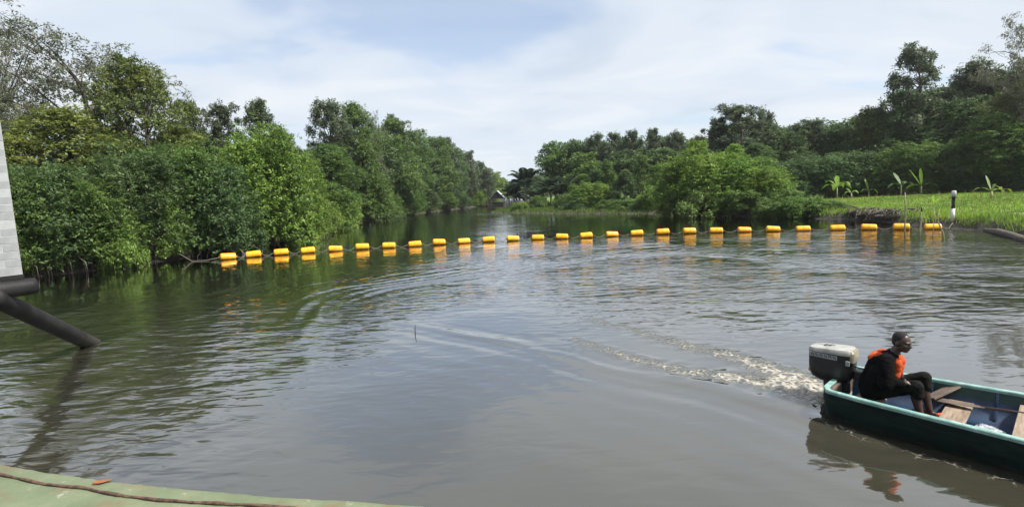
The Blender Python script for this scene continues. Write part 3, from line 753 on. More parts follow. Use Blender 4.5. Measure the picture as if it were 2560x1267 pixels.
TCOL = {'M': (0.128, 0.212, 0.050), 'D': (0.104, 0.170, 0.058), 'B': (0.180, 0.290, 0.050), 'O': (0.225, 0.258, 0.060), 'L': (0.200, 0.292, 0.058),
        'G': (0.116, 0.152, 0.084), 'T': (0.140, 0.178, 0.048), 'S': (0.215, 0.225, 0.150)}
TREES = [
    ('shrub', -24.5, 25, 4.9, 2.25, 'M', 'mangrove_shrub', 'light green mangrove shrub right beside the pale block wall', ''),
    ('shrub', -23.9, 27, 5.3, 2.64, 'D', 'mangrove_shrub', 'dark mangrove shrub with stilt roots at the waterline near the block wall', ''),
    ('shrub', -22.5, 27.6, 4.3, 2.37, 'M', 'mangrove_shrub', 'green mangrove shrub with arching stilt roots, second shrub from the block wall', ''),
    ('shrub', -22.2, 30.5, 6.1, 2.86, 'D', 'mangrove_shrub', 'tall dark mangrove shrub midway between the block wall and the first buoy', ''),
    ('shrub', -21.0, 33, 6.8, 3.09, 'M', 'mangrove_shrub', 'mid green mangrove shrub rising just left of the first yellow buoy', ''),
    ('shrub', -19.1, 34, 5.5, 2.66, 'D', 'mangrove_shrub', 'dark mangrove shrub whose foot is behind the first yellow buoy', ''),
    ('shrub', -18.5, 39, 8.0, 3.96, 'B', 'mangrove_shrub', 'big bright green mangrove shrub behind the second and third yellow buoys', ''),
    ('shrub', -18.1, 43.9, 6.4, 2.74, 'B', 'mangrove_shrub', 'bright green mangrove shrub sloping down to the muddy bank behind the fourth buoy', ''),
    ('shrub', -19.4, 37, 2.6, 1.88, 'D', 'mangrove_shrub', 'low dark mangrove bush overhanging the water behind the second buoy', ''),
    ('shrub', -18.4, 41.3, 2.6, 1.93, 'D', 'mangrove_shrub', 'low dark mangrove bush overhanging the water behind the third buoy', ''),
    ('shrub', -19.2, 51.5, 3.2, 1.81, 'L', 'mangrove_shrub', 'small yellow green bush at the muddy corner behind the fifth buoy', ''),
    ('shrub', -20.2, 60.6, 4.3, 2.6, 'L', 'mangrove_shrub', 'yellow green bush on the mud behind the fifth and sixth buoys', ''),
    ('shrub', -21.4, 77.9, 5.9, 3.65, 'M', 'mangrove_shrub', 'round green mangrove bush overhanging the bank behind the sixth buoy', ''),
    ('shrub', -21.4, 89.0, 3.9, 3.13, 'M', 'mangrove_shrub', 'green mangrove bush on the bank behind the seventh buoy', ''),
    ('shrub', -20.8, 103.6, 5.4, 3.64, 'M', 'mangrove_shrub', 'green mangrove bush on the far stretch of bank behind the eighth buoy', ''),
    ('shrub', -19.5, 118.4, 4.7, 3.7, 'D', 'mangrove_shrub', 'dark mangrove bush on the far stretch of bank behind the ninth buoy', ''),
    ('shrub', -17.2, 133.3, 4.5, 3.91, 'M', 'mangrove_shrub', 'small far mangrove bush on the bank behind the tenth buoy', ''),
    ('shrub', -14.3, 147.3, 4.0, 3.74, 'D', 'mangrove_shrub', 'small dark far bush on the bank, second left of the stilt hut', ''),
    ('shrub', -11.0, 167.6, 4.7, 4.25, 'B', 'mangrove_shrub', 'bright far bush on the bank just left of the stilt hut', ''),
    ('shrub', -6.8, 176, 6.0, 3.78, 'L', 'mangrove_shrub', 'pale green far bush seen directly behind the stilt hut', ''),
    ('shrub', -21.0, 27.4, 2.4, 1.18, 'L', 'mangrove_shrub', 'small yellow green bush with arching roots, halfway to the first buoy', ''),
    ('shrub', -24.0, 25.4, 2.6, 1.29, 'L', 'mangrove_shrub', 'low yellow green bush close to the foot of the block wall', ''),
    ('shrub', -21.0, 31, 4.1, 1.45, 'L', 'mangrove_shrub', 'light green patch of bush left of the first buoy', ''),
    ('broad', -28.3, 33, 9.5, 3.48, 'O', 'yellow_green_tree', 'yellow green tree rising over the dark stilt rooted shrub', ''),
    ('broad', -28.9, 30.5, 7.4, 2.38, 'O', 'yellow_green_tree', 'yellow green tree next to the top of the block wall', ''),
    ('broad', -25.5, 37, 13.4, 2.89, 'T', 'dense_tree', 'tall dense olive green tree below the airy branches', ''),
    ('broad', -24.5, 39, 8.9, 2.44, 'O', 'yellow_green_tree', 'yellow green crown just right of the tall dense olive tree', ''),
    ('broad', -28.5, 37, 8.6, 2.46, 'M', 'dense_tree', 'mid green crown tucked under the tall dense olive tree', ''),
    ('sparse', -30.7, 38, 17.3, 6.53, 'S', 'airy_tree', 'tall airy tree with thin bare branches against the sky', ''),
    ('sparse', -33.1, 34, 16.8, 3.45, 'S', 'airy_tree', 'airy thin leaved tree cut by the top corner above the block wall', ''),
    ('clump', -28.3, 47, 12.9, 1.65, 'G', 'dark_forest_tree', 'slim dark tree standing just right of the tall olive tree', ''),
    ('clump', -26.7, 49, 12.6, 2.11, 'G', 'dark_forest_tree', 'dark open crowned tree, left one of two against the sky', ''),
    ('clump', -23.7, 50, 13.1, 2.25, 'G', 'dark_forest_tree', 'dark open crowned tree, right one of two against the sky', ''),
    ('clump', -22.5, 52, 10.7, 1.83, 'G', 'dark_forest_tree', 'small dark treetop at the dip of the skyline behind the bright shrub', ''),
    ('broad', -24.2, 45, 8.1, 2.64, 'M', 'dense_tree', 'green crown under the two dark open crowned trees', ''),
    ('broad', -22.0, 54, 8.7, 2.32, 'M', 'dense_tree', 'green crown filling the dip of the skyline behind the fourth buoy', ''),
    ('broad', -21.5, 63.0, 9.9, 3.69, 'M', 'dense_tree', 'broad green tree low in front of the tall open topped tree', ''),
    ('clump', -24.4, 72, 17.1, 3.66, 'G', 'dark_forest_tree', 'tall open topped tree with dark feathery crown beyond the sixth buoy', ''),
    ('broad', -22.3, 77.4, 17.2, 3.93, 'M', 'dense_tree', 'tall green tree beside the feathery topped tree beyond the sixth buoy', ''),
    ('sparse', -22.5, 87.4, 19.6, 2.39, 'S', 'airy_tree', 'thin wispy treetop sticking out above the tall green trees', ''),
    ('broad', -22.1, 100.4, 18.0, 5.1, 'M', 'dense_tree', 'broad green tree on the far bank above the eighth buoy', ''),
    ('clump', -22.0, 102.0, 19.3, 3.19, 'G', 'dark_forest_tree', 'dark treetop poking over the broad tree above the eighth buoy', ''),
    ('broad', -21.1, 118.1, 18.7, 4.15, 'M', 'dense_tree', 'green tree on the far bank above the ninth buoy', ''),
    ('broad', -18.9, 134.5, 18.6, 5.25, 'M', 'dense_tree', 'green tree on the far bank above the tenth buoy', ''),
    ('clump', -17.0, 144.7, 20.0, 3.96, 'G', 'dark_forest_tree', 'rounded dark treetop on the receding skyline', ''),
    ('broad', -15.5, 151.6, 17.3, 4.44, 'D', 'dense_tree', 'dark far tree midway down the receding skyline', ''),
    ('far', -12.9, 166.5, 17.5, 3.9, 'G', 'far_tree', 'far dark tree, third left of the stilt hut roof', ''),
    ('far', -10.2, 181.0, 15.3, 3.54, 'D', 'far_tree', 'far dark tree, second left of the stilt hut roof', ''),
    ('far', -7.3, 170, 12.4, 3.05, 'G', 'far_tree', 'far dark tree, nearest left of the stilt hut roof', ''),
    ('far', -5.4, 205, 12.4, 4.0, 'L', 'far_tree', 'hazy pale green tree behind the stilt hut roof', ''),
    ('far', -3.0, 245, 11.6, 4.21, 'B', 'far_tree', 'hazy green tree right of the stilt hut roof', ''),
    ('far', 0.2, 280, 10.6, 4.38, 'M', 'far_tree', 'small hazy tree closing the end of the channel', ''),
    ('far', 4.1, 340, 9.9, 5.31, 'M', 'far_tree', 'smallest hazy tree at the end of the channel by the palms', ''),
    ('far', -30.8, 30, 6.7, 3.05, 'D', 'background_tree', 'dark crown hidden mostly behind the pale block wall', 'trees crowded behind the front of the leafy bank'),
    ('far', -30.9, 33, 5.7, 3.35, 'D', 'background_tree', 'dark crown between the block wall and the stilt rooted shrub', 'trees crowded behind the front of the leafy bank'),
    ('far', -28.9, 36, 7.2, 3.38, 'D', 'background_tree', 'dark crown deep behind the second stilt rooted shrub', 'trees crowded behind the front of the leafy bank'),
    ('far', -30.5, 42, 8.7, 3.28, 'D', 'background_tree', 'dark crown under the airy branches left of the tall olive tree', 'trees crowded behind the front of the leafy bank'),
    ('far', -29.6, 45, 7.9, 3.52, 'D', 'background_tree', 'dark crown directly behind the foot of the tall olive tree', 'trees crowded behind the front of the leafy bank'),
    ('far', -27.8, 48, 9.6, 3.38, 'D', 'background_tree', 'dark crown below the slim dark tree, left of the first buoy', 'trees crowded behind the front of the leafy bank'),
    ('far', -26.1, 52, 9.2, 3.66, 'D', 'background_tree', 'dark background crown behind the bank trees, straight above the second buoy', 'trees crowded behind the front of the leafy bank'),
    ('far', -25.2, 56, 8.5, 3.28, 'D', 'background_tree', 'dark background crown behind the bank trees, straight above the third buoy', 'trees crowded behind the front of the leafy bank'),
    ('far', -25.1, 66, 9.5, 4.12, 'D', 'background_tree', 'dark background crown behind the bank trees, straight above the fourth buoy', 'trees crowded behind the front of the leafy bank'),
    ('far', -23.9, 77.2, 12.8, 4.22, 'D', 'background_tree', 'dark background crown behind the bank trees, straight above the fifth buoy', 'trees crowded behind the front of the leafy bank'),
    ('far', -24.4, 92.8, 15.3, 4.71, 'D', 'background_tree', 'dark background crown behind the bank trees, straight above the sixth buoy', 'trees crowded behind the front of the leafy bank'),
    ('far', -23.7, 109.1, 15.6, 5.11, 'D', 'background_tree', 'dark background crown behind the bank trees, straight above the seventh buoy', 'trees crowded behind the front of the leafy bank'),
    ('far', -21.7, 132.4, 16.0, 5.69, 'D', 'background_tree', 'dark background crown behind the bank trees, straight above the eighth buoy', 'trees crowded behind the front of the leafy bank'),
    ('far', -18.1, 153.2, 14.3, 5.39, 'D', 'background_tree', 'dark background crown behind the bank trees, straight above the ninth buoy', 'trees crowded behind the front of the leafy bank'),
    ('far', -14.4, 171.9, 12.8, 5.37, 'D', 'background_tree', 'dark background crown behind the bank trees, straight above the tenth buoy', 'trees crowded behind the front of the leafy bank'),
    ('far', -10.4, 194.8, 10.9, 4.57, 'D', 'background_tree', 'dark crown at the channel end just left of the hut', 'trees crowded behind the front of the leafy bank'),
    ('far', -6.1, 230, 10.3, 4.49, 'D', 'background_tree', 'dark crown at the channel end straight behind the hut', 'trees crowded behind the front of the leafy bank'),
    ('far', 5.8, 114, 7.2, 3.12, 'D', 'far_tree', 'dark tree behind the darkest palm on the grassy point', ''),
    ('far', 10.3, 118, 14.7, 4.61, 'M', 'far_tree', 'leftmost big tree of the forest on the grassy point', ''),
    ('far', 14.6, 116, 14.6, 4.53, 'D', 'far_tree', 'dark tree behind the pale palms on the grassy point', ''),
    ('clump', 18.9, 112, 15.6, 3.28, 'G', 'dark_forest_tree', 'first dark spiky treetop along the skyline, counted rightward from the pale palms', ''),
    ('clump', 22.4, 108, 15.5, 2.53, 'G', 'dark_forest_tree', 'second dark spiky treetop along the skyline, counted rightward from the pale palms', ''),
    ('clump', 25.4, 106, 15.3, 2.48, 'G', 'dark_forest_tree', 'third dark spiky treetop along the skyline, counted rightward from the pale palms', ''),
    ('clump', 28.7, 103, 15.2, 2.41, 'G', 'dark_forest_tree', 'fourth dark spiky treetop along the skyline, counted rightward from the pale palms', ''),
    ('clump', 32.0, 99, 14.0, 2.51, 'G', 'dark_forest_tree', 'fifth dark spiky treetop along the skyline, counted rightward from the pale palms', ''),
    ('clump', 34.9, 96, 12.8, 2.44, 'G', 'dark_forest_tree', 'sixth dark spiky treetop along the skyline, counted rightward from the pale palms', ''),
    ('far', 15.5, 104, 10.8, 4.47, 'M', 'far_tree', 'green rounded tree under the first dark spiky treetop', ''),
    ('far', 22.5, 101, 10.8, 4.73, 'D', 'far_tree', 'dark tree under the second and third dark spiky treetops', ''),
    ('far', 29.1, 97, 10.6, 4.93, 'D', 'far_tree', 'dark tree under the fourth and fifth dark spiky treetops', ''),
    ('far', 32.6, 90, 9.8, 4.22, 'D', 'far_tree', 'dark tree just left behind the peak of the big bright bush', ''),
    ('cone', 16.4, 86, 8.6, 2.35, 'M', 'young_mangrove', 'young pointed mangrove in the middle of the grassy point', ''),
    ('cone', 21.1, 82, 8.6, 2.24, 'M', 'young_mangrove', 'taller young pointed mangrove, next right on the grassy point', ''),
    ('cone', 18.0, 80, 6.3, 2.5, 'D', 'young_mangrove', 'short dark young mangrove between two pointed ones', ''),
    ('cone', 21.6, 74, 7.0, 2.31, 'B', 'young_mangrove', 'bright young mangrove touching the left side of the big bright bush', ''),
    ('cone', 12.6, 90, 6.3, 3.16, 'M', 'young_mangrove', 'young mangrove at the edge of the pale palms', ''),
    ('cone', 14.8, 88, 6.8, 3.09, 'D', 'young_mangrove', 'dark young mangrove second from the pale palms', ''),
    ('shrub', 13.0, 82, 4.3, 3.2, 'B', 'waterside_shrub', 'bright green shrub behind the waterline under the first spiky treetop', ''),
    ('shrub', 9.2, 86, 3.0, 2.35, 'M', 'waterside_shrub', 'low green shrub on the grassy point below the pale palms', ''),
    ('shrub', 5.2, 96, 2.8, 2.25, 'M', 'waterside_shrub', 'low shrub at the foot of the darkest palm', ''),
    ('shrub', 1.8, 93, 1.9, 1.6, 'L', 'waterside_shrub', 'small yellow green tuft on the tip of the grassy point', ''),
    ('shrub', 15.2, 75, 1.9, 2.64, 'M', 'waterside_shrub', 'low green shrub at the waterline behind the sixteenth buoy', ''),
    ('shrub', 10.4, 81, 2.1, 2.53, 'D', 'waterside_shrub', 'low dark shrub at the waterline behind the fifteenth buoy', ''),
    ('shrub', 18.2, 72, 2.0, 2.81, 'M', 'waterside_shrub', 'low green shrub at the waterline behind the seventeenth buoy', ''),
    ('shrub', 19.9, 69, 3.3, 2.43, 'B', 'waterside_shrub', 'bright shrub at the left foot of the big bright bush', ''),
    ('shrub', 20.7, 57, 6.5, 4.45, 'B', 'mangrove_tree', 'broad bright green mangrove in the left middle of the waterside clump', ''),
    ('cone', 18.6, 58, 6.0, 2.49, 'B', 'mangrove_tree', 'bright green mangrove on the left shoulder of the peaked clump', ''),
    ('shrub', 24.5, 56, 6.1, 4.05, 'B', 'mangrove_tree', 'broad bright green mangrove in the right middle of the waterside clump', ''),
    ('shrub', 26.0, 53, 4.6, 3.11, 'B', 'mangrove_tree', 'bright green mangrove on the right shoulder of the peaked clump', ''),
    ('shrub', 20.2, 54, 3.0, 3.38, 'M', 'mangrove_shrub', 'dark mangrove foot of the peaked clump behind the nineteenth buoy', ''),
    ('shrub', 23.9, 52, 2.7, 3.05, 'M', 'mangrove_shrub', 'dark mangrove foot of the peaked clump behind the twenty-first buoy', ''),
    ('shrub', 26.2, 49.5, 2.7, 2.32, 'M', 'mangrove_shrub', 'green mangrove bush at the right end of the peaked clump', ''),
    ('shrub', 24.7, 48, 1.7, 2.06, 'M', 'waterside_shrub', 'dark leafy shrub hanging over the water behind the twenty-second buoy', ''),
    ('shrub', 26.3, 46.5, 2.0, 2.36, 'M', 'waterside_shrub', 'leafy shrub hanging over the water behind the twenty-third buoy', ''),
    ('shrub', 28.0, 45.5, 1.5, 1.6, 'M', 'waterside_shrub', 'small leafy shrub beside the dark root tangle', ''),
    ('cone', 21.1, 58, 8.3, 2.72, 'B', 'mangrove_tree', 'pointed bright crown at the very top of the waterside clump', ''),
    ('cone', 25.3, 58, 7.7, 2.49, 'B', 'mangrove_tree', 'pointed bright crown, right hand second peak of the waterside clump', ''),
    ('cone', 23.4, 58.5, 6.8, 2.06, 'M', 'mangrove_tree', 'pointed green crown in the dip between the two clump peaks', ''),
    ('clump', 36.3, 82, 15.8, 4.48, 'G', 'dark_forest_tree', 'tall dark open tree behind the second peak of the bright clump', ''),
    ('clump', 34.0, 84, 14.3, 2.62, 'G', 'dark_forest_tree', 'dark tree behind the highest peak of the bright clump', ''),
    ('clump', 41.3, 84, 15.4, 2.3, 'G', 'dark_forest_tree', 'slim dark treetop next right of the tall dark open tree', ''),
    ('broad', 42.6, 80, 11.1, 4.06, 'D', 'dense_tree', 'dark tree behind the right shoulder of the bright clump', ''),
    ('clump', 48.6, 84, 13.4, 4.27, 'G', 'dark_forest_tree', 'flat topped dark tree above the right end of the bright clump', ''),
    ('broad', 36.7, 78, 9.3, 3.96, 'D', 'dense_tree', 'shaded tree behind the second peak of the bright clump', ''),
    ('broad', 50.6, 80, 11.5, 3.44, 'D', 'dense_tree', 'dark tree above the leftmost banana plant', ''),
    ('broad', 54.1, 77, 13.6, 3.91, 'T', 'dense_tree', 'olive tree just left of the tallest right bank tree', ''),
    ('clump', 56.8, 73, 21.3, 3.71, 'G', 'tall_forest_tree', 'tallest tree of the right bank with open dark crown against the sky', ''),
    ('broad', 56.0, 73, 14.9, 3.99, 'D', 'dense_tree', 'dark tree at the foot of the tallest right bank tree', ''),
    ('clump', 61.4, 74, 14.9, 3.18, 'G', 'dark_forest_tree', 'dark treetop in the gap right of the tallest right bank tree', ''),
    ('clump', 63.4, 71, 18.6, 3.88, 'G', 'tall_forest_tree', 'tall dark round topped tree, second tallest of the right bank', ''),
    ('clump', 64.8, 69, 17.0, 2.96, 'G', 'dark_forest_tree', 'dark treetop right beside the tall round topped tree', ''),
    ('broad', 58.9, 67, 13.1, 4.45, 'D', 'dense_tree', 'dark dense tree below the tall round topped tree', ''),
    ('sparse', 57.4, 58, 21.1, 4.3, 'S', 'airy_tree', 'airy brownish tree cut off at the right edge above the grass', ''),
    ('broad', 58.3, 60, 13.0, 3.52, 'T', 'dense_tree', 'olive dark tree under the airy tree at the right edge', ''),
    ('broad', 55.2, 59, 9.8, 3.69, 'M', 'dense_tree', 'green tree behind the pair of banana plants far right', ''),
    ('broad', 55.3, 55, 8.4, 3.22, 'M', 'dense_tree', 'green tree at the right edge behind the grass', ''),
    ('shrub', 51.8, 66, 7.1, 4.9, 'M', 'round_shrub', 'large round greyish green shrub behind the banana plants on the grass', ''),
    ('shrub', 40.0, 72, 6.1, 4.22, 'D', 'undergrowth_tree', 'shaded undergrowth tree at the back of the grass above the twenty-third buoy', 'shaded undergrowth trees behind the grass'),
    ('shrub', 43.3, 71, 6.5, 4.16, 'D', 'undergrowth_tree', 'shaded undergrowth tree at the back of the grass above the twenty-fourth buoy', 'shaded undergrowth trees behind the grass'),
    ('shrub', 47.8, 71, 6.8, 4.16, 'D', 'undergrowth_tree', 'shaded undergrowth tree at the back of the grass above the twenty-fifth buoy', 'shaded undergrowth trees behind the grass'),
    ('shrub', 49.9, 69, 6.1, 3.5, 'D', 'undergrowth_tree', 'shaded undergrowth tree beside the large round greyish green shrub', 'shaded undergrowth trees behind the grass'),
    ('shrub', 55.7, 66, 7.1, 3.87, 'D', 'undergrowth_tree', 'shaded undergrowth tree directly behind the striped post', 'shaded undergrowth trees behind the grass'),
    ('shrub', 56.1, 63, 7.5, 4.18, 'D', 'undergrowth_tree', 'shaded undergrowth tree just right of the striped post', 'shaded undergrowth trees behind the grass'),
    ('shrub', 56.7, 60, 5.6, 3.52, 'D', 'undergrowth_tree', 'shaded undergrowth tree behind the lone long leaved banana plant', 'shaded undergrowth trees behind the grass'),
    ('shrub', 56.0, 56, 5.1, 3.28, 'D', 'undergrowth_tree', 'shaded undergrowth tree behind the low banana plant at right', 'shaded undergrowth trees behind the grass'),
    ('shrub', 57.3, 54, 6.9, 3.8, 'D', 'undergrowth_tree', 'shaded undergrowth tree cut by the right edge of the picture', 'shaded undergrowth trees behind the grass'),
    ('far', 14.3, 125, 13.7, 6.84, 'D', 'background_tree', 'dark deep forest tree of the right bank above the fourteenth buoy', 'deep forest trees of the right bank'),
    ('far', 21.1, 120, 14.5, 6.56, 'D', 'background_tree', 'dark deep forest tree of the right bank above the sixteenth buoy', 'deep forest trees of the right bank'),
    ('far', 27.1, 114, 14.3, 6.23, 'D', 'background_tree', 'dark deep forest tree of the right bank above the seventeenth buoy', 'deep forest trees of the right bank'),
    ('far', 32.4, 108, 13.7, 5.91, 'D', 'background_tree', 'dark deep forest tree of the right bank above the eighteenth buoy', 'deep forest trees of the right bank'),
    ('far', 37.6, 104, 12.8, 5.69, 'D', 'background_tree', 'dark deep forest tree of the right bank above the nineteenth buoy', 'deep forest trees of the right bank'),
    ('far', 40.7, 96, 14.2, 5.62, 'D', 'background_tree', 'dark deep forest tree of the right bank above the twentieth buoy', 'deep forest trees of the right bank'),
    ('far', 44.7, 92, 14.0, 5.39, 'D', 'background_tree', 'dark deep forest tree of the right bank above the twenty-second buoy', 'deep forest trees of the right bank'),
    ('far', 49.3, 90, 12.9, 5.27, 'D', 'background_tree', 'dark deep forest tree of the right bank above the twenty-third buoy', 'deep forest trees of the right bank'),
    ('far', 53.6, 88, 12.6, 5.16, 'D', 'background_tree', 'dark deep forest tree of the right bank above the twenty-fourth buoy', 'deep forest trees of the right bank'),
    ('far', 57.1, 86, 13.3, 5.04, 'D', 'background_tree', 'deep forest tree behind the olive tree left of the tallest one', 'deep forest trees of the right bank'),
    ('far', 60.3, 84, 13.9, 4.92, 'D', 'background_tree', 'dark deep forest tree of the right bank above the twenty-fifth buoy', 'deep forest trees of the right bank'),
    ('far', 63.8, 82, 16.9, 4.8, 'D', 'background_tree', 'dark deep forest tree of the right bank above the twenty-sixth buoy', 'deep forest trees of the right bank'),
    ('far', 66.6, 80, 16.6, 5.0, 'D', 'background_tree', 'deep forest tree straight above the last buoy', 'deep forest trees of the right bank'),
    ('far', 68.0, 76, 17.0, 4.75, 'D', 'background_tree', 'deep forest tree behind the tall round topped tree', 'deep forest trees of the right bank'),
    ('far', 66.9, 70, 16.2, 4.65, 'D', 'background_tree', 'deep forest tree behind the treetop beside the tall round topped tree', 'deep forest trees of the right bank'),
    ('far', 67.6, 66, 17.3, 4.64, 'D', 'background_tree', 'deep forest tree behind the airy tree at the right edge', 'deep forest trees of the right bank'),
]
GROUPS = {'mangrove_shrub': 'mangrove shrubs along the banks', 'waterside_shrub': 'shrubs at the waterline of the right bank', 'mangrove_tree': 'mangroves of the waterside clump',
          'young_mangrove': 'young mangroves on the grassy point', 'dense_tree': 'dense broad crowned trees', 'dark_forest_tree': 'dark open crowned trees', 'tall_forest_tree': 'tallest trees of the right bank',
          'yellow_green_tree': 'yellow green trees of the left bank', 'airy_tree': 'airy thin leaved trees', 'far_tree': 'trees far up the channel and on the point'}
rt = random.Random(77)
tcount = {}
for kind, x_, y_, top, hw, col, name, label, group in TREES:
    if kind == 'shrub' and top < 3.4: kind = 'low'
    vs = VAR[kind]; i = tcount.get(kind, 0); tcount[kind] = i + 1
    crown, wood, H0, R0_ = vs[i % len(vs)]
    g0 = float(land_height(np.array([x_]), np.array([y_]))[0][0])
    g0 = max(-0.5, min(g0, 1.3))
    sz = (top - g0) / H0
    sx = hw / R0_ * 1.06
    if kind in ('broad', 'far', 'clump'): sx = max(sx, sz * 0.62)
    t = empty(name, (x_, y_, g0), rt.random() * 6.283)
    t.scale = (sx, sx * (0.9 + 0.2 * rt.random()), sz)
    tag(t, label, 'shrub' if ('shrub' in name) else 'tree', group or GROUPS.get(name))
    c = link('crown', crown, t); wd = link('trunk', wood, t)
    k = TCOL[col]; j = 0.88 + 0.24 * rt.random(); jr = 0.93 + 0.14 * rt.random()
    c.color = (k[0] * j * jr, k[1] * j, k[2] * j, 1)

# woods closing the view far up the channel and behind the banks: one mass
r = np.random.RandomState(71)
lob = []
for i in range(420):
    u = r.rand()
    if i < 240: x_, y_, hh_ = -60 + 130 * r.rand(), 380 + 60 * r.rand(), 5 + 6 * r.rand()
    elif i < 330: x_, y_, hh_ = -46 - 40 * r.rand(), 40 + 300 * r.rand(), 5 + 6 * r.rand()
    else: x_, y_, hh_ = 40 + 90 * r.rand(), 118 + 150 * r.rand(), 5 + 7 * r.rand()
    s = 3.0 + 2 * r.rand()
    lob.append((x_, y_, hh_ * 0.55, s, s, hh_ * 0.55))
fw = link('distant_woods', crown_mesh('distant_woods', r, lob, 42000, 1.1, 6, 0.6, 0.5))
fw.color = (0.060, 0.115, 0.045, 1)
tag(fw, 'hazy mass of distant woods closing the far end of the channel', 'woods', kind='stuff')

# ------------------------------------------------------------------ palms, banana plants
def frond_mesh(name, L, n=26, seed=0):
    r = np.random.RandomState(seed); mb = MB()
    P, D, N, LL, W, T = [], [], [], [], [], []
    pts = []
    for i in range(12):
        t = i / 11
        pts.append((L * t * (1 - 0.18 * t * t), 0, L * (0.35 * t - 0.62 * t * t)))
    for i in range(n):
        t = 0.12 + 0.88 * i / (n - 1)
        xq = np.interp(t * 11, range(12), [p[0] for p in pts]); zq = np.interp(t * 11, range(12), [p[2] for p in pts])
        ln = L * 0.26 * math.sin(math.pi * (0.12 + 0.83 * t)) + 0.08
        for s in (-1, 1):
            P.append((xq, 0, zq)); D.append((0.45, s * 0.85, -0.28 + 0.1 * r.normal())); N.append((0.1, 0, 1))
            LL.append(ln); W.append(0.19 * L / 3); T.append(0.4 + 0.15 * r.normal())
    me = leaves_mesh(name, np.array(P), unit(np.array(D)), unit(np.array(N, float)), np.array(LL), np.array(W), np.clip(np.array(T), 0, 1))
    return me
FR = [frond_mesh('palm_frond', 3.6, 36, s) for s in (1, 2)]
def palm(x_, y_, h_, col, label, nf=15, fl=1.0, seed=0):
    r = random.Random(seed)
    g0 = float(land_height(np.array([x_]), np.array([y_]))[0][0])
    t = empty('palm_tree', (x_, y_, g0)); tag(t, label, 'palm tree', 'palms on the grassy point')
    th = h_ * 0.52
    MB().tube([(0, 0, -.4), (0.1, 0, th * .4), (0.05, .1, th * .75), (0, 0, th)], [0.2, 0.15, 0.13, 0.11], 8).build('trunk', M['palebark'], t, True)
    for i in range(nf):
        f = link('frond', FR[i % 2], t)
        f.location = (0, 0, th)
        f.rotation_euler = (0, -R_(r.uniform(-12, 72)), i * 2.39996 + r.random() * .5)
        f.scale = (fl, fl, fl); f.color = (*col, 1)
    return t
palm(3.3, 105, 8.8, (0.05, 0.085, 0.045), 'darkest and tallest palm on the grassy point right of the hut', 28, 1.35, 1)
palm(7.8, 99, 6.4, (0.075, 0.115, 0.055), 'pale green palm, first right of the darkest palm', 24, 1.05, 2)
palm(10.2, 97, 5.6, (0.085, 0.125, 0.06), 'pale green palm, second right of the darkest palm', 22, 0.95, 3)
palm(13.4, 95, 5.0, (0.085, 0.13, 0.055), 'small pale palm farthest right among the young mangroves', 20, 0.9, 4)
palm(0.8, 108, 5.2, (0.035, 0.06, 0.03), 'low dark palm between the hut and the darkest palm', 22, 0.95, 5)

def banana_leaf(name, L, W, droop, lift, seed):
    """paddle-shaped blade, two halves folded along the midrib, curved over"""
    r = np.random.RandomState(seed); n = 12
    V, F, T = [], [], []
    for i in range(n + 1):
        t = i / n
        w_ = W * 0.5 * (0.08 if t < 0.16 else math.sin(math.pi * (0.10 + 0.90 * (t - 0.16) / 0.84)) ** 0.6 if t < 1 else 0.02)
        xq = L * (t - 0.25 * droop * t * t); zq = L * (lift * t - droop * t * t)
        ed = 0.10 * w_ + 0.01 * r.normal()
        V += [(xq, -w_ * (1 + .05 * r.normal()), zq + ed), (xq, 0, zq), (xq, w_ * (1 + .05 * r.normal()), zq + ed)]
    for i in range(n):
        a = i * 3
        F += [(a, a + 1, a + 4, a + 3), (a + 1, a + 2, a + 5, a + 4)]; T += [0.3 + .2 * r.rand(), 0.45 + .2 * r.rand()]
    me = mesh_np(name, np.array(V), np.array(F), True)
    at = me.attributes.new('tint', 'FLOAT', 'FACE'); at.data.foreach_set('value', np.array(T, np.float32))
    me.materials.append(M['leaf'])
    return me
def banana(x_, y_, h_, leaves, label, seed, stem=0.5, col=(0.16, 0.27, 0.03), width=0.30):
    r = random.Random(seed)
    g0 = float(land_height(np.array([x_]), np.array([y_]))[0][0])
    t = empty('banana_plant', (x_, y_, g0)); tag(t, label, 'banana plant', 'young banana plants on the grass')
    sh = h_ * stem
    MB().tube([(0, 0, -.15), (0.01, 0, sh * .5), (0, 0.01, sh)], [0.09, 0.075, 0.055], 8).build('stem', M['stake'], t, True)
    for i, (az_, lift, droop, L) in enumerate(leaves):
        o = link('leaf', banana_leaf('banana_leaf', L * h_ * 1.35, width * 1.25 * L * h_, droop if lift > 1.25 else droop + 0.35, lift * 0.8 if lift > 1.25 else lift + 0.30, seed * 20 + i), t)
        o.location = (0, 0, sh * 0.96); o.rotation_euler = (0, 0, R_(az_))
        j = 0.7 + 0.6 * r.random(); o.color = (col[0] * j, col[1] * j, col[2] * j, 1)
    return t
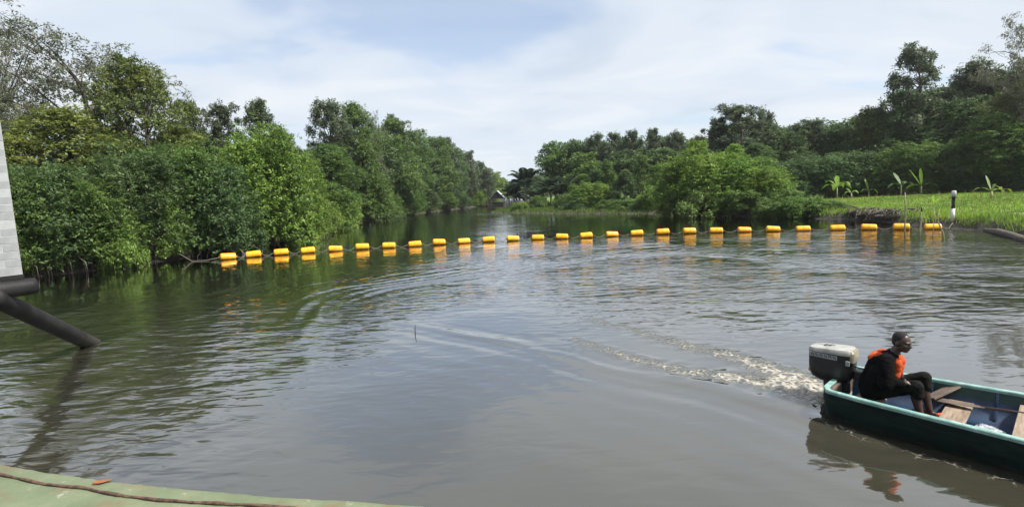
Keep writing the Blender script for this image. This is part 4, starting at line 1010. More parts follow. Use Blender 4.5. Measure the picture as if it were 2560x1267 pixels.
# azimuth in degrees (0 = +x, 270 = toward the river mouth side of the viewer), lift, droop, length/height
banana(42.0, 66.0, 3.5, [(0, .5, .55, .5), (170, .55, .6, .5), (60, 1.6, .5, .42), (290, .8, .7, .5), (120, 1.1, .8, .45), (225, .5, .6, .5), (30, .9, .9, .45)], 'leftmost banana plant on the grass, the tallest with yellowish leaves', 1, 0.45)
banana(40.2, 60.5, 1.7, [(10, .6, .6, .55), (180, .6, .7, .5), (100, 1.5, .5, .4), (270, .8, .6, .5)], 'second banana plant from the left, small and yellowish', 2, 0.4)
banana(45.4, 65.0, 2.0, [(15, .7, .5, .5), (190, .7, .7, .55), (80, 2.2, .4, .45), (300, .6, .8, .55), (140, 1.0, .9, .5)], 'third banana plant from the left with one upright leaf', 3, 0.4)
banana(45.3, 59.5, 2.8, [(0, .5, .5, .5), (180, .4, .5, .55), (90, 1.8, .4, .4), (250, .9, .7, .4), (330, .8, .9, .4)], 'darker green banana plant above the thin stake in the water', 4, 0.45, (0.07, 0.15, 0.03))
banana(48.2, 60.2, 2.1, [(-25, .45, .55, .75), (165, .25, .35, .7), (60, 2.4, .4, .5), (120, 2.2, .3, .5)], 'banana plant with one long leaf arching right and a bright upright leaf', 5, 0.5, (0.18, 0.30, 0.03), 0.26)
banana(57.0, 67.0, 2.4, [(150, .9, .5, .55), (60, 1.6, .4, .5), (20, 1.3, .4, .5), (200, .6, .6, .5), (100, 1.9, .3, .5)], 'grey green banana plant directly above the striped post', 6, 0.35, (0.10, 0.17, 0.05))
banana(42.5, 45.3, 1.35, [(172, .5, .35, .95), (0, .35, .4, .8), (80, 2.4, .3, .5), (30, 1.2, .5, .55)], 'banana plant with a long leaf stretched left, standing alone at right', 7, 0.45, (0.15, 0.22, 0.05), 0.24)
banana(50.3, 52.5, 1.0, [(0, .3, .5, 1.0), (175, .5, .6, .9), (60, 1.3, .6, .6), (120, 1.2, .6, .6)], 'low banana plant nearest the right edge', 8, 0.35, (0.22, 0.29, 0.03))

# ------------------------------------------------------------------ grass and bank growth
def blades(name, x_, y_, z_, hgt, wid, tint, label, col, seed):
    r = np.random.RandomState(seed); n = len(x_)
    a = r.rand(n) * 6.283; lean = r.normal(size=(n, 2)) * 0.32
    P = np.stack([x_, y_, z_ - 0.03], 1); S = np.stack([np.cos(a), np.sin(a), np.zeros(n)], 1) * (wid / 2)[:, None]
    top = P + np.stack([lean[:, 0] * hgt, lean[:, 1] * hgt, hgt + 0.03], 1)
    V = np.stack([P - S, P + S, top], 1).reshape(-1, 3)
    me = mesh_np(name, V, np.arange(len(V)).reshape(-1, 3))
    at = me.attributes.new('tint', 'FLOAT', 'FACE'); at.data.foreach_set('value', np.clip(tint, 0, 1).astype(np.float32))
    me.materials.append(M['grass'])
    o = link(name, me); o.color = (*col, 1)
    tag(o, label, 'grass', kind='stuff')
    return o
r = np.random.RandomState(61)
n = 150000
yy = 22 + 46 * r.rand(n) ** 1.5; xx = 25 + 45 * r.rand(n)
zz, ss = land_height(xx, yy)
k = (ss > 0.12) & (xx < yy * 1.25 + 4)
xx, yy, zz, ss = xx[k], yy[k], zz[k], ss[k]
edge_ = np.exp(-(ss / 1.6) ** 2)
hg = (0.06 + 0.07 * r.rand(len(xx))) * (1 + 0.4 * wavesum(xx, yy, 8, 2, 9, 5)).clip(0.5, 2) + edge_ * (0.10 + 0.40 * r.rand(len(xx)) ** 2)
blades('grass', xx, yy, zz, hg, 0.035 + 0.0012 * yy, 0.45 + 0.20 * r.normal(size=len(xx)) + 0.20 * wavesum(xx, yy, 8, 2, 10, 6), 'bright green mown grass on the bank by the striped post', (0.235, 0.365, 0.052), 1)
r2 = np.random.RandomState(63)
yd = 22 + 44 * r2.rand(26000) ** 1.3; xd = 25 + 34 * r2.rand(26000)
zd, sd2 = land_height(xd, yd)
k = (sd2 > 0.05) & (r2.rand(26000) < 0.12 + 0.8 * np.exp(-(sd2 / 1.3) ** 2)) & (xd < yd * 1.25 + 4)
xd, yd, zd = xd[k], yd[k], zd[k]
blades('dry_stalks', xd, yd, zd, 0.18 + 0.35 * r2.rand(len(xd)), 0.022 + 0.0008 * yd, 0.4 + 0.25 * r2.normal(size=len(xd)), 'dry straw coloured stalks scattered in the bank grass', (0.24, 0.21, 0.09), 7)
n = 60000
yy = 62 + 42 * r.rand(n); xx = -5 + 30 * r.rand(n)
zz, ss = land_height(xx, yy)
k = (ss > 0.0) & (ss < 9)
xx, yy, zz, ss = xx[k], yy[k], zz[k], ss[k]
hg = 0.12 + 0.28 * r.rand(len(xx)) * (1 + 0.5 * wavesum(xx, yy, 8, 2, 9, 15)).clip(0.3, 2)
blades('reed_grass', xx, yy, zz, hg, 0.12 + 0 * xx, 0.45 + 0.2 * r.normal(size=len(xx)), 'rough grass and reeds covering the low point near the hut', (0.115, 0.175, 0.04), 2)
n = 40000
yy = 24 + 120 * r.rand(n); xx = -24 + 14 * r.rand(n)
zz, ss = land_height(xx, yy)
k = (ss > 0.25) & (ss < 3)
xx, yy, zz, ss = xx[k], yy[k], zz[k], ss[k]
blades('bank_weeds', xx, yy, zz, 0.15 + 0.5 * r.rand(len(xx)) ** 2, 0.05 + 0.0015 * yy, 0.4 + 0.25 * r.normal(size=len(xx)), 'weeds along the muddy foot of the mangrove bank', (0.085, 0.125, 0.022), 3)

# ------------------------------------------------------------------ driftwood and mud on the right bank
r = np.random.RandomState(12)
rt_ = empty('root_tangle', (27.8, 38.6, 0.2)); tag(rt_, 'dark tangle of dead roots on the eroded bank behind the last buoys', 'roots')
for i in range(110):
    mb = MB(); a = r.rand() * 6.283; L = 0.5 + 1.5 * r.rand() ** 2
    p0 = np.array([0.1 + r.normal() * 0.3, r.uniform(-3.4, 3.6), 0.45 + 0.35 * r.rand()])
    p1 = p0 + np.array([-(0.25 + 0.4 * r.rand()), (r.rand() - .5) * L * 1.4, -(0.25 + 0.55 * r.rand())])
    mb.tube(bend(p0, p1, r, 6, 0.22), list(np.linspace(0.02 + 0.045 * r.rand(), 0.008, 6)), 5)
    mb.build('root', M['root'], rt_, True)
for i in range(9):
    bmx = bmesh.new(); bmesh.ops.create_icosphere(bmx, subdivisions=3, radius=1.0)
    K = r.normal(size=(8, 3)) * 2.4; ph = r.rand(8) * 6.28; sc_ = (0.25 + 0.25 * r.rand(), 0.3 + 0.35 * r.rand(), 0.14 + 0.14 * r.rand())
    for v in bmx.verts:
        q = np.array(v.co); f = 1 + 0.16 * sum(math.sin(float(K[j] @ q) + ph[j]) for j in range(8)) / 1.6
        v.co = Vector((q[0] * sc_[0] * f, q[1] * sc_[1] * f, q[2] * sc_[2] * f))
    mc = bpy.data.meshes.new('mud_clod'); bmx.to_mesh(mc); bmx.free(); set_smooth(mc)
    o = link('mud_clod', mc, rt_, M['root'] if i < 8 else M['palebark']); o.location = (0.15 + r.normal() * 0.2, -3.2 + 0.85 * i, 0.12 + 0.3 * r.rand())
lg = MB().tube([(26.6, 28.6, 0.05), (25.6, 26.8, 0.12), (24.5, 24.9, 0.10), (23.4, 23.0, 0.04), (22.6, 21.4, -0.06)], [0.10, 0.17, 0.18, 0.16, 0.09], 10)
lg.tube([(24.6, 25.0, 0.1), (24.9, 24.6, 0.42), (25.0, 24.3, 0.6)], [0.06, 0.04, 0.02], 6)
tag(lg.build('fallen_log', M['root'], None, True), 'dark waterlogged log lying at the right edge of the water', 'log')
lg = MB().tube([(27.3, 26.6, 0.72), (26.4, 25.6, 0.8), (25.2, 24.4, 0.86)], [0.07, 0.06, 0.03], 7)
tag(lg.build('dead_branch', M['root'], None, True), 'dark dead branch jutting over the grass at the right edge', 'branch')

# ------------------------------------------------------------------ post and stakes
pt = empty('striped_post', (26.8, 31.0, 0.0)); tag(pt, 'black and white banded marker post at the water edge', 'post')
MB().tube([(0, 0, -0.8), (0, 0, 0.42)], 0.055, 12).build('base_section', M['postblack'], pt, True)
MB().tube([(0, 0, 0.40), (0, 0, 1.17)], 0.10, 14).build('white_section', M['postwhite'], pt, True)
MB().tube([(0, 0, 1.16), (0, 0, 1.90)], 0.085, 14).build('black_section', M['postblack'], pt, True)
MB().tube([(0, 0, 1.84), (0, 0, 1.87)], 0.24, 14).build('flange', M['postblack'], pt)
MB().tube([(0, 0, 1.90), (0, 0, 2.22), (0, 0, 2.25)], [0.115, 0.115, 0.09], 14).build('white_cap', M['postwhite'], pt, True)
MB().tube([(-0.18, 0, 1.16), (0.18, 0, 1.16)], 0.018, 6).build('cross_bar', M['postwhite'], pt)
def stake(pts, rad, label, twig=True):
    mb = MB().tube(pts, rad, 7)
    return tag(mb.build('stake', M['stake'], None, True), label, 'stake', 'thin stakes standing in the water')
stake([(21.35, 27.6, -0.6), (21.3, 27.6, 0.6), (21.28, 27.57, 1.5), (21.2, 27.57, 2.35)], [0.04, 0.038, 0.034, 0.022], 'tallest thin stake in the water in front of the second last buoy')
mid_stake = stake([(20.36, 25.45, -0.6), (20.42, 25.45, 0.5), (20.45, 25.46, 1.1), (20.44, 25.46, 1.62)], [0.04, 0.036, 0.03, 0.022], 'thin stake with a dark top in the water between the last two buoys')
stake([(21.35, 25.0, -0.6), (21.24, 25.06, 0.35), (21.0, 25.1, 0.9), (20.95, 25.1, 1.2), (21.0, 25.05, 1.5)], [0.04, 0.036, 0.03, 0.026, 0.02], 'crooked thin stake in front of the last buoy')
MB().tube([(20.445, 25.46, 1.42), (20.44, 25.46, 1.66)], 0.034, 8).build('cap', M['postblack'], mid_stake, True)
sd_ = empty('seedling', (22.0, 26.6, 0.0)); tag(sd_, 'bright yellow green sprig on a thin stem left of the striped post', 'seedling')
MB().tube([(0, 0, -0.5), (0.03, 0, 0.7), (-0.02, 0, 1.75)], [0.016, 0.013, 0.01], 6).build('stem', M['stake'], sd_, True)
for i, (a, li, dr, L) in enumerate([(10, 1.1, .4, .36), (150, .4, .5, .3), (60, 1.8, .3, .3), (200, .3, .2, .22), (300, .8, .4, .25)]):
    o = link('leaf', banana_leaf('sprig_leaf', L, L * .34, dr, li, 300 + i), sd_); o.location = (-0.02, 0, 1.72); o.rotation_euler = (0, 0, R_(a)); o.color = (0.30, 0.50, 0.03, 1)
st = MB().tube([(-2.27, 11.34, -0.25), (-2.26, 11.34, 0.12), (-2.25, 11.35, 0.20)], [0.012, 0.011, 0.009], 6)
tag(st.build('twig', M['root'], None, True), 'small dark twig poking straight up out of the open water', 'twig')

# ------------------------------------------------------------------ hut on stilts
ht = empty('stilt_hut', (-3.05, 132.5, 0.0), R_(-8)); tag(ht, 'small dark hut on stilts with bright metal roof at the channel bend', 'hut')
for px_ in (-1.45, 1.45):
    for py_ in (-1.3, 1.3):
        MB().tube([(px_, py_, -1.6), (px_, py_, 2.55)], 0.09, 8).build('stilt', M['hutpost'], ht, True)
for py_ in (-1.42, 1.42):
    for q in range(5):
        MB().box((0, py_, 0.42 + q * 0.24), (3.0, 0.04, 0.225)).build('board', M['hutwall'], ht)
for px_ in (-1.52, 1.52):
    for q in range(5):
        MB().box((px_, 0, 0.42 + q * 0.24), (0.04, 2.78, 0.225)).build('board', M['hutwall'], ht)
MB().box((0, 0, 0.25), (3.1, 2.9, 0.08)).build('floor', M['hutpost'], ht)
MB().box((0, -1.48, 1.62), (3.2, 0.07, 0.10)).build('railing', M['hutpost'], ht)
for s in (-1, 1):
    mb = MB(); a = math.atan2(1.95, 1.95)
    mb.add([(0, -1.75, 4.5), (s * 2.05, -1.75, 2.45), (s * 2.05, 1.75, 2.45), (0, 1.75, 4.5), (0, -1.75, 4.43), (s * 2.05, -1.75, 2.38), (s * 2.05, 1.75, 2.38), (0, 1.75, 4.43)],
           [(0, 1, 2, 3), (7, 6, 5, 4), (0, 4, 5, 1), (1, 5, 6, 2), (2, 6, 7, 3), (3, 7, 4, 0)])
    mb.build('roof_slope', M['hutroof'], ht)
for py_ in (-1.6, 1.6):
    mb = MB(); mb.add([(-1.85, py_, 2.45), (1.85, py_, 2.45), (0, py_, 4.36), (-1.85, py_ + .05, 2.45), (1.85, py_ + .05, 2.45), (0, py_ + .05, 4.36)], [(0, 1, 2), (5, 4, 3), (0, 3, 4, 1), (1, 4, 5, 2), (2, 5, 3, 0)])
    mb.build('gable', M['hutwall'], ht)

# ------------------------------------------------------------------ buoy line
BUOYS = [(-16.51, 29.65), (-15.40, 30.40), (-14.02, 31.00), (-12.60, 31.55), (-11.05, 32.00), (-9.50, 32.45), (-7.88, 32.80), (-6.28, 33.15), (-4.76, 33.55), (-3.17, 33.95), (-1.53, 34.25),
         (0.11, 34.40), (1.79, 34.50), (3.42, 34.45), (5.05, 34.45), (6.82, 34.60), (8.51, 34.60), (10.27, 34.60), (12.02, 34.45), (13.75, 34.25), (15.50, 33.95), (17.18, 33.50), (18.87, 33.00),
         (20.75, 32.45), (22.35, 31.88), (23.90, 31.25), (25.25, 30.55)]
ORD = ('first second third fourth fifth sixth seventh eighth ninth tenth eleventh twelfth thirteenth fourteenth fifteenth sixteenth seventeenth eighteenth nineteenth twentieth '
       'twenty-first twenty-second twenty-third twenty-fourth twenty-fifth twenty-sixth twenty-seventh').split()
prof = [(-0.405, 0.10), (-0.40, 0.16), (-0.385, 0.195), (-0.36, 0.215), (-0.30, 0.222), (-0.02, 0.224)]
pr = prof + [(0.02, 0.224)] + [(-a, b) for a, b in prof[::-1][1:]]
bmb = MB(); bmb.tube([(a, 0, 0) for a, _ in pr], [b for _, b in pr], 28)
me_body = bpy.data.meshes.new('buoy_body'); me_body.from_pydata(bmb.v, [], bmb.f); me_body.update(); set_smooth(me_body); me_body.materials.append(M['buoy'])
smb = MB()
for i in range(28):
    a0, a1 = 2 * math.pi * i / 28, 2 * math.pi * (i + 1) / 28
    q = []
    for xx_, rr_ in ((-0.02, 0.220), (-0.02, 0.233), (0.02, 0.233), (0.02, 0.220)):
        q.append([(xx_, rr_ * math.cos(a), rr_ * math.sin(a)) for a in (a0, a1)])
    for j in range(3):
        smb.add([q[j][0], q[j][1], q[j + 1][1], q[j + 1][0]], [(0, 1, 2, 3)])
me_seam = bpy.data.meshes.new('buoy_seam'); me_seam.from_pydata(smb.v, [], smb.f); me_seam.update(); me_seam.materials.append(M['buoy_seam'])
emb = MB(); emb.tube([(0, 0, 0), (0.035, 0, 0), (0.045, 0, 0), (0.09, 0, 0)], [0.08, 0.08, 0.025, 0.02], 12)
me_end = bpy.data.meshes.new('buoy_end'); me_end.from_pydata(emb.v, [], emb.f); me_end.update(); me_end.materials.append(M['buoy_end'])
rb = random.Random(9)
BQ = []
for i, (bx, by) in enumerate(BUOYS):
    x0, y0 = BUOYS[max(0, i - 1)]; x1, y1 = BUOYS[min(len(BUOYS) - 1, i + 1)]
    yaw = math.atan2(y1 - y0, x1 - x0) + R_(rb.uniform(-7, 7))
    b = empty('buoy', (bx, by, 0.145 + rb.uniform(-0.03, 0.03)), 0)
    b.rotation_euler = (rb.uniform(0, 6.28), R_(rb.uniform(-4, 4)), yaw)
    b.rotation_mode = 'XYZ'
    tag(b, 'yellow barrel shaped buoy, ' + ORD[i] + ' from the mangrove end of the floating line', 'buoy', 'yellow buoys of the floating line')
    link('body', me_body, b); link('seam', me_seam, b)
    e0 = link('end_fitting', me_end, b); e0.location = (0.40, 0, 0)
    e1 = link('end_fitting', me_end, b); e1.location = (-0.40, 0, 0); e1.rotation_euler = (0, 0, math.pi)
    c, s = math.cos(yaw), math.sin(yaw)
    BQ.append(((bx - .46 * c, by - .46 * s), (bx + .46 * c, by + .46 * s)))
rope = empty('mooring_rope', (-18.9, 29.0, 0)); tag(rope, 'grey rope joining the yellow buoys across the river', 'rope')
def seg(a, b, z0, z1):
    mb = MB().tube([(a[0], a[1], z0), ((a[0] * .7 + b[0] * .3), (a[1] * .7 + b[1] * .3), 0.03), ((a[0] * .35 + b[0] * .65), (a[1] * .35 + b[1] * .65), 0.028), (b[0], b[1], z1)], 0.014, 6)
    o = mb.build('rope_span', M['rope'], rope, True); o.location = (18.9, -29.0, 0)
seg((-18.9, 29.0), BQ[0][0], 0.5, 0.14)
for i in range(len(BQ) - 1): seg(BQ[i][1], BQ[i + 1][0], 0.14, 0.14)
seg(BQ[-1][1], (26.75, 30.9), 0.14, 0.35)

# ------------------------------------------------------------------ block wall with pipes at the left
wd_ = Vector((-0.51, -0.86, 0)).normalized()
wroot = empty('block_wall', (-8.72, 9.02, 1.90), math.atan2(wd_.y, wd_.x)); tag(wroot, 'pale grey block wall rising from a black beam at the left edge', 'wall')
bh, bl_, gap = 0.135, 0.42, 0.007
wm_ = MB().box((1.5, 0.02, 1.72), (3.0, 0.165, 3.44)); wm_.build('mortar_core', M['mortar'], wroot)
bk = {}
def block_mesh(L):
    key = round(L, 3)
    if key not in bk:
        mb = MB().box((0, 0, 0), (L - gap, 0.17, bh - gap))
        o = mb.build('block', M['block'], wroot, bevel=0.004, seg=1); bk[key] = o.data
        bpy.data.objects.remove(o)
    return bk[key]
rw = random.Random(4)
for c in range(25):
    xq = 0.0; first = True
    while xq < 2.98:
        L = bl_ * (0.5 if (first and c % 2) else 1.0); first = False
        L = min(L, 3.0 - xq)
        o = link('block', block_mesh(L), wroot)
        o.location = (xq + L / 2, 0.02 + rw.uniform(-0.003, 0.003), 0.08 + (c + 0.5) * bh)
        xq += L
for q in (0.9, 2.7):
    MB().tube([(q, 0, -4.2), (q, 0, -0.1)], 0.12, 12).build('pile', M['pipe'], wroot, True)
MB().box((1.5, 0.02, 0.04), (3.02, 0.2, 0.07)).build('sill', M['pipe'], wroot)
hp = MB(); e = Vector((-8.55, 9.08, 1.745))
hp.tube([e - wd_ * 0.03, e - wd_ * 0.015, e, e + wd_ * 0.06, e + wd_ * 1.5, e + wd_ * 3.2], [0.08, 0.125, 0.145, 0.15, 0.15, 0.15], 20)
tag(hp.build('black_pipe_beam', M['pipe'], None, True), 'short black pipe lying level under the pale block wall', 'pipe')
A_, B_ = Vector((-8.78, 8.62, 1.60)), Vector((-9.85, 11.6, 0.0))
dp = MB(); dr_ = (B_ - A_)
dp.tube([A_ - dr_ * 0.05, A_, A_ + dr_ * .5, B_, B_ + dr_ * 0.35], [0.14, 0.155, 0.157, 0.160, 0.160], 22)
tag(dp.build('slanting_pipe', M['pipe'], None, True), 'thick black pipe slanting from under the block wall down into the water', 'pipe')

# ------------------------------------------------------------------ green jetty edge in front
EDGE = [(-9.0, 5.2), (-6.2, 4.15), (-4.6, 3.62), (-3.41, 3.20), (-3.05, 3.09), (-2.55, 2.95), (-1.99, 2.82), (-1.34, 2.69), (-0.87, 2.615), (-0.54, 2.555), (0.4, 2.39), (1.8, 2.1), (4.5, 1.62), (8, 1.0)]
fine = []
rj = random.Random(31)
for (a0, b0), (a1, b1) in zip(EDGE[:-1], EDGE[1:]):
    n = max(2, int(math.hypot(a1 - a0, b1 - b0) / 0.05))
    for i in range(n):
        t = i / n; fine.append((a0 + (a1 - a0) * t, b0 + (b1 - b0) * t + rj.uniform(-0.004, 0.004)))
mb = MB(); rows = [(0.0, -1.9), (0.0, 1.368), (-0.006, 1.388), (-0.02, 1.398), (-0.05, 1.401), (-0.12, 1.401), (-0.2, 1.402), (-0.35, 1.40), (-0.8, 1.40), (-4.0, 1.40), (-9.0, 1.40)]
for i, (a0, b0) in enumerate(fine):
    for off, z in rows:
        wig = rj.uniform(-0.0025, 0.0025) if -0.9 < off < 0 else 0
        mb.v.append((a0 + off * 0.22, b0 + off * 0.975, z + wig))
nr = len(rows)
for i in range(len(fine) - 1):
    for j in range(nr - 1):
        a = i * nr + j
        mb.f.append((a, a + 1, a + nr + 1, a + nr))
m, nt, bs = newmat('green_painted_concrete')
base = ramp(nt, noise(nt, 2.2, 6, 0.65), (0.32, (0.095, 0.120, 0.066)), (0.5, (0.128, 0.158, 0.090)), (0.7, (0.180, 0.192, 0.120)))
rust = ramp(nt, noise(nt, 3.1, 7, 0.7, stretch=(1, 2.4, 1)), (0.53, (0, 0, 0)), (0.72, (1, 1, 1)))
mx = nd(nt, 'ShaderNodeMix', data_type='RGBA'); nt.links.new(rust, mx.inputs[0]); nt.links.new(base, mx.inputs[6]); mx.inputs[7].default_value = (0.16, 0.10, 0.055, 1)
pale = ramp(nt, noise(nt, 9.0, 6, 0.75), (0.60, (0, 0, 0)), (0.68, (1, 1, 1)))
mx2 = nd(nt, 'ShaderNodeMix', data_type='RGBA'); nt.links.new(pale, mx2.inputs[0]); nt.links.new(mx.outputs[2], mx2.inputs[6]); mx2.inputs[7].default_value = (0.28, 0.27, 0.22, 1)
nt.links.new(mx2.outputs[2], bs.inputs['Base Color']); bs.inputs['Roughness'].default_value = 0.75
bump(nt, bs, noise(nt, 45.0, 6, 0.7), 0.5, 0.006)
jt = mb.build('jetty', m, None, True); tag(jt, 'green painted concrete jetty edge with rust stains in the near corner', 'jetty')
cab = [(-5.2, 3.62), (-4.2, 3.32), (-3.25, 3.03), (-3.06, 2.97), (-2.88, 2.90), (-2.72, 2.86), (-2.58, 2.845), (-2.36, 2.76), (-2.13, 2.70), (-1.88, 2.65), (-1.52, 2.60), (-1.29, 2.565), (-0.9, 2.48), (-0.4, 2.36), (0.5, 2.15), (2, 1.8)]
q = smooth_line(cab, 160)
cb = MB().tube([(a, b, 1.409 + 0.002 * math.sin(i * 1.3)) for i, (a, b) in enumerate(q)], [0.0085 + 0.0015 * math.sin(i * 0.9) for i in range(len(q))], 6)
tag(cb.build('rusty_cable', worn('rusty_cable_steel', (0.035, 0.02, 0.015), (0.13, 0.07, 0.045), 30.0, 0.9), None, True), 'thin rusty brown cable lying along the green jetty edge', 'cable')
lf = MB(); V = []
for i in range(9):
    t = i / 8; w_ = 0.016 * math.sin(math.pi * (0.08 + 0.88 * t))
    V += [(-0.05 + 0.10 * t, -w_, 0.006 + 0.008 * t), (-0.05 + 0.10 * t, 0, 0.003), (-0.05 + 0.10 * t, w_, 0.010)]
lf.v = V; lf.f = [f for i in range(8) for f in ((i * 3, i * 3 + 1, i * 3 + 4, i * 3 + 3), (i * 3 + 1, i * 3 + 2, i * 3 + 5, i * 3 + 4))]
o = lf.build('fallen_leaf', M['leaflitter']); o.location = (-2.49, 2.885, 1.404); o.rotation_euler = (0, 0, 0.25)
sm = o.modifiers.new('thick', 'SOLIDIFY'); sm.thickness = 0.004
tag(o, 'dry orange brown leaf lying on the green jetty edge', 'leaf')

# ------------------------------------------------------------------ boat
def bw(s, t, z=0.0):
    return (BO[0] + BD[0] * s + BN[0] * t, BO[1] + BD[1] * s + BN[1] * t, z)
boat = empty('skiff', bw(0, 0, 0), BYAW); tag(boat, 'open green and blue wooden skiff with plank seats heading right', 'boat')
XS = list(np.linspace(0, 0.4, 7)) + list(np.linspace(0.6, 6.6, 31))
def sec(xq, inner):
    b = float(hb(xq)); g = float(gw(xq)); rise = float(np.interp(xq, [0, 4, 5.4, 6.6], [0, 0, 0.12, 0.45]))
    if not inner:
        pts = [(0, -0.13 + rise), (0.5 * b, -0.125 + rise), (0.80 * b, -0.09 + rise), (0.90 * b, 0.04 + rise), (0.955 * b, 0.18 + rise * .7), (b, g)]
    else:
        k = 0.035
        pts = [(0, 0.035 + rise), (0.5 * b, 0.035 + rise), (max(0, 0.80 * b - k), 0.05 + rise), (max(0, 0.915 * b - k), 0.15 + rise * .8), (max(0, 0.955 * b - k), 0.245 + rise * .5), (max(0, b - k), g)]
    return pts
def shell(inner, r0, r1):
    mb = MB(); n = len(sec(0, inner))
    for xq in XS:
        p = sec(xq, inner)
        sx = xq + (0.035 if (inner and xq == 0) else 0)
        row = [(sx, -a, z) for a, z in p[::-1]] + [(sx, a, z) for a, z in p[1:]]
        mb.v += row
    m_ = 2 * n - 1
    for i in range(len(XS) - 1):
        for j in range(m_ - 1):
            side = j if j < n - 1 else m_ - 2 - j      # 0 at the rail
            if not (r0 <= side < r1): continue
            a = i * m_ + j
            f = (a, a + 1, a + m_ + 1, a + m_)
            mb.f.append(f if inner else f[::-1])
    if r0 == 0 or not inner:
        pass
    mb.f.append(tuple(range(m_)) if not inner else tuple(range(m_ - 1, -1, -1))) if r1 >= n - 1 else None
    return mb
shell(False, 0, 5).build('hull', M['hull'], boat, True)
shell(True, 0, 1).build('upper_lining', M['inner_green'], boat, True)
shell(True, 1, 5).build('lower_lining', M['inner_blue'], boat, True)
# rail right round the gunwale, flat on top
mb = MB()
path = [(xq, -float(hb(xq)) + 0.012, float(gw(xq))) for xq in XS[1:]][::-1]
tr_ = []
for i in range(9):
    a = math.pi * 1.5 + 0; ang = -math.pi / 2 + math.pi * i / 8
for t in np.linspace(-1, 1, 13):
    q = abs(t)
    tr_.append((0.0 + 0.05 * max(0, (q - 0.8) / 0.2) ** 2, t * 0.575, 0.38))
path = path + tr_ + [(xq, float(hb(xq)) - 0.012, float(gw(xq))) for xq in XS[1:]]
P_ = [Vector(p) for p in path]
cs = [(-0.034, -0.020), (-0.034, 0.012), (-0.026, 0.022), (0.026, 0.022), (0.034, 0.012), (0.034, -0.020)]
for i, p in enumerate(P_):
    t = (P_[min(i + 1, len(P_) - 1)] - P_[max(i - 1, 0)]); t.z = 0; t.normalize()
    nrm = Vector((t.y, -t.x, 0))
    mb.v += [tuple(p + nrm * a + Vector((0, 0, b_))) for a, b_ in cs]
k = len(cs)
for i in range(len(P_) - 1):
    for j in range(k):
        mb.f.append((i * k + j, i * k + (j + 1) % k, (i + 1) * k + (j + 1) % k, (i + 1) * k + j))
mb.build('gunwale', M['rail'], boat)
def thwart(s, w_, z, name='seat_plank', mat='wood', th=0.03):
    b = float(hb(s)) * 0.93 - 0.02
    MB().box((s, 0, z), (w_, 2 * b, th)).build(name, M[mat], boat, bevel=0.005, seg=1)
thwart(0.42, 0.30, 0.262)
thwart(1.20, 0.24, 0.175)
thwart(1.84, 0.24, 0.262)
thwart(3.0, 0.26, 0.265)
thwart(4.2, 0.26, 0.29)
for s in (0.9, 1.52, 2.4, 3.6, 4.8):
    for sg in (-1, 1):
        b = float(hb(s)); g = float(gw(s))
        MB().tube([(s, sg * (0.80 * b - 0.05), 0.06), (s, sg * (0.915 * b - 0.05), 0.16), (s, sg * (0.955 * b - 0.05), 0.25), (s, sg * (b - 0.05), g - 0.03)], 0.018, 5).build('rib', M['inner_blue'], boat)
MB().box((0.055, 0, 0.24), (0.045, 0.92, 0.26)).build('transom_board', M['darkwood'], boat, bevel=0.004, seg=1)

# ------------------------------------------------------------------ outboard motor (local frame of the boat, origin on the transom)
mo = empty('outboard_motor', bw(-0.02, 0.0, 0.38), BYAW); mo.scale = (0.94, 0.94, 0.94); tag(mo, 'black outboard motor with white top cover on the skiff transom', 'motor')
def loft(sections, mat, name, parent, smooth=True):
    """sections: lists of points of equal length, closed rings"""
    mb = MB(); n = len(sections[0])
    for s_ in sections: mb.v += [tuple(p) for p in s_]
    for i in range(len(sections) - 1):
        for j in range(n):
            mb.f.append((i * n + j, i * n + (j + 1) % n, (i + 1) * n + (j + 1) % n, (i + 1) * n + j))
    mb.f.append(tuple(range(n - 1, -1, -1))); mb.f.append(tuple((len(sections) - 1) * n + j for j in range(n)))
    o = mb.build(name, mat, parent, smooth)
    if smooth:
        md = o.modifiers.new('edges', 'EDGE_SPLIT'); md.split_angle = R_(38)
    return o
def ring(x0, x1, hw, z0, z1, n=28, pw_=4.5):
    """rounded-rectangle ring; z varies from z0 at the stern end to z1 at the bow end"""
    cx_, hx = (x0 + x1) / 2, (x1 - x0) / 2
    out = []
    for i in range(n):
        a = 2 * math.pi * i / n
        c, s = math.cos(a), math.sin(a)
        u = math.copysign(abs(c) ** (2 / pw_), c); v = math.copysign(abs(s) ** (2 / pw_), s)
        out.append((cx_ + hx * u, hw * v, z0 + (z1 - z0) * (u + 1) / 2))
    return out
loft([ring(-0.24, 0.10, 0.10, -0.04, -0.06), ring(-0.31, 0.18, 0.155, 0.02, 0.00), ring(-0.335, 0.215, 0.175, 0.10, 0.06), ring(-0.34, 0.225, 0.18, 0.20, 0.17), ring(-0.34, 0.225, 0.18, 0.285, 0.26)], M['black'], 'lower_cowl', mo)
loft([ring(-0.342, 0.228, 0.182, 0.286, 0.261), ring(-0.342, 0.228, 0.182, 0.384, 0.384)], M['black'], 'side_band', mo)
loft([ring(-0.345, 0.232, 0.185, 0.385, 0.385), ring(-0.345, 0.232, 0.185, 0.40, 0.425), ring(-0.325, 0.205, 0.165, 0.43, 0.462), ring(-0.28, 0.15, 0.12, 0.442, 0.476), ring(-0.10, 0.0, 0.03, 0.452, 0.480)], M['white'], 'top_cover', mo)
loft([ring(0.10, 0.243, 0.150, 0.300, 0.290), ring(0.10, 0.247, 0.152, 0.33, 0.33), ring(0.10, 0.244, 0.150, 0.40, 0.425), ring(0.10, 0.22, 0.13, 0.43, 0.455)], M['cream'], 'front_cover', mo)
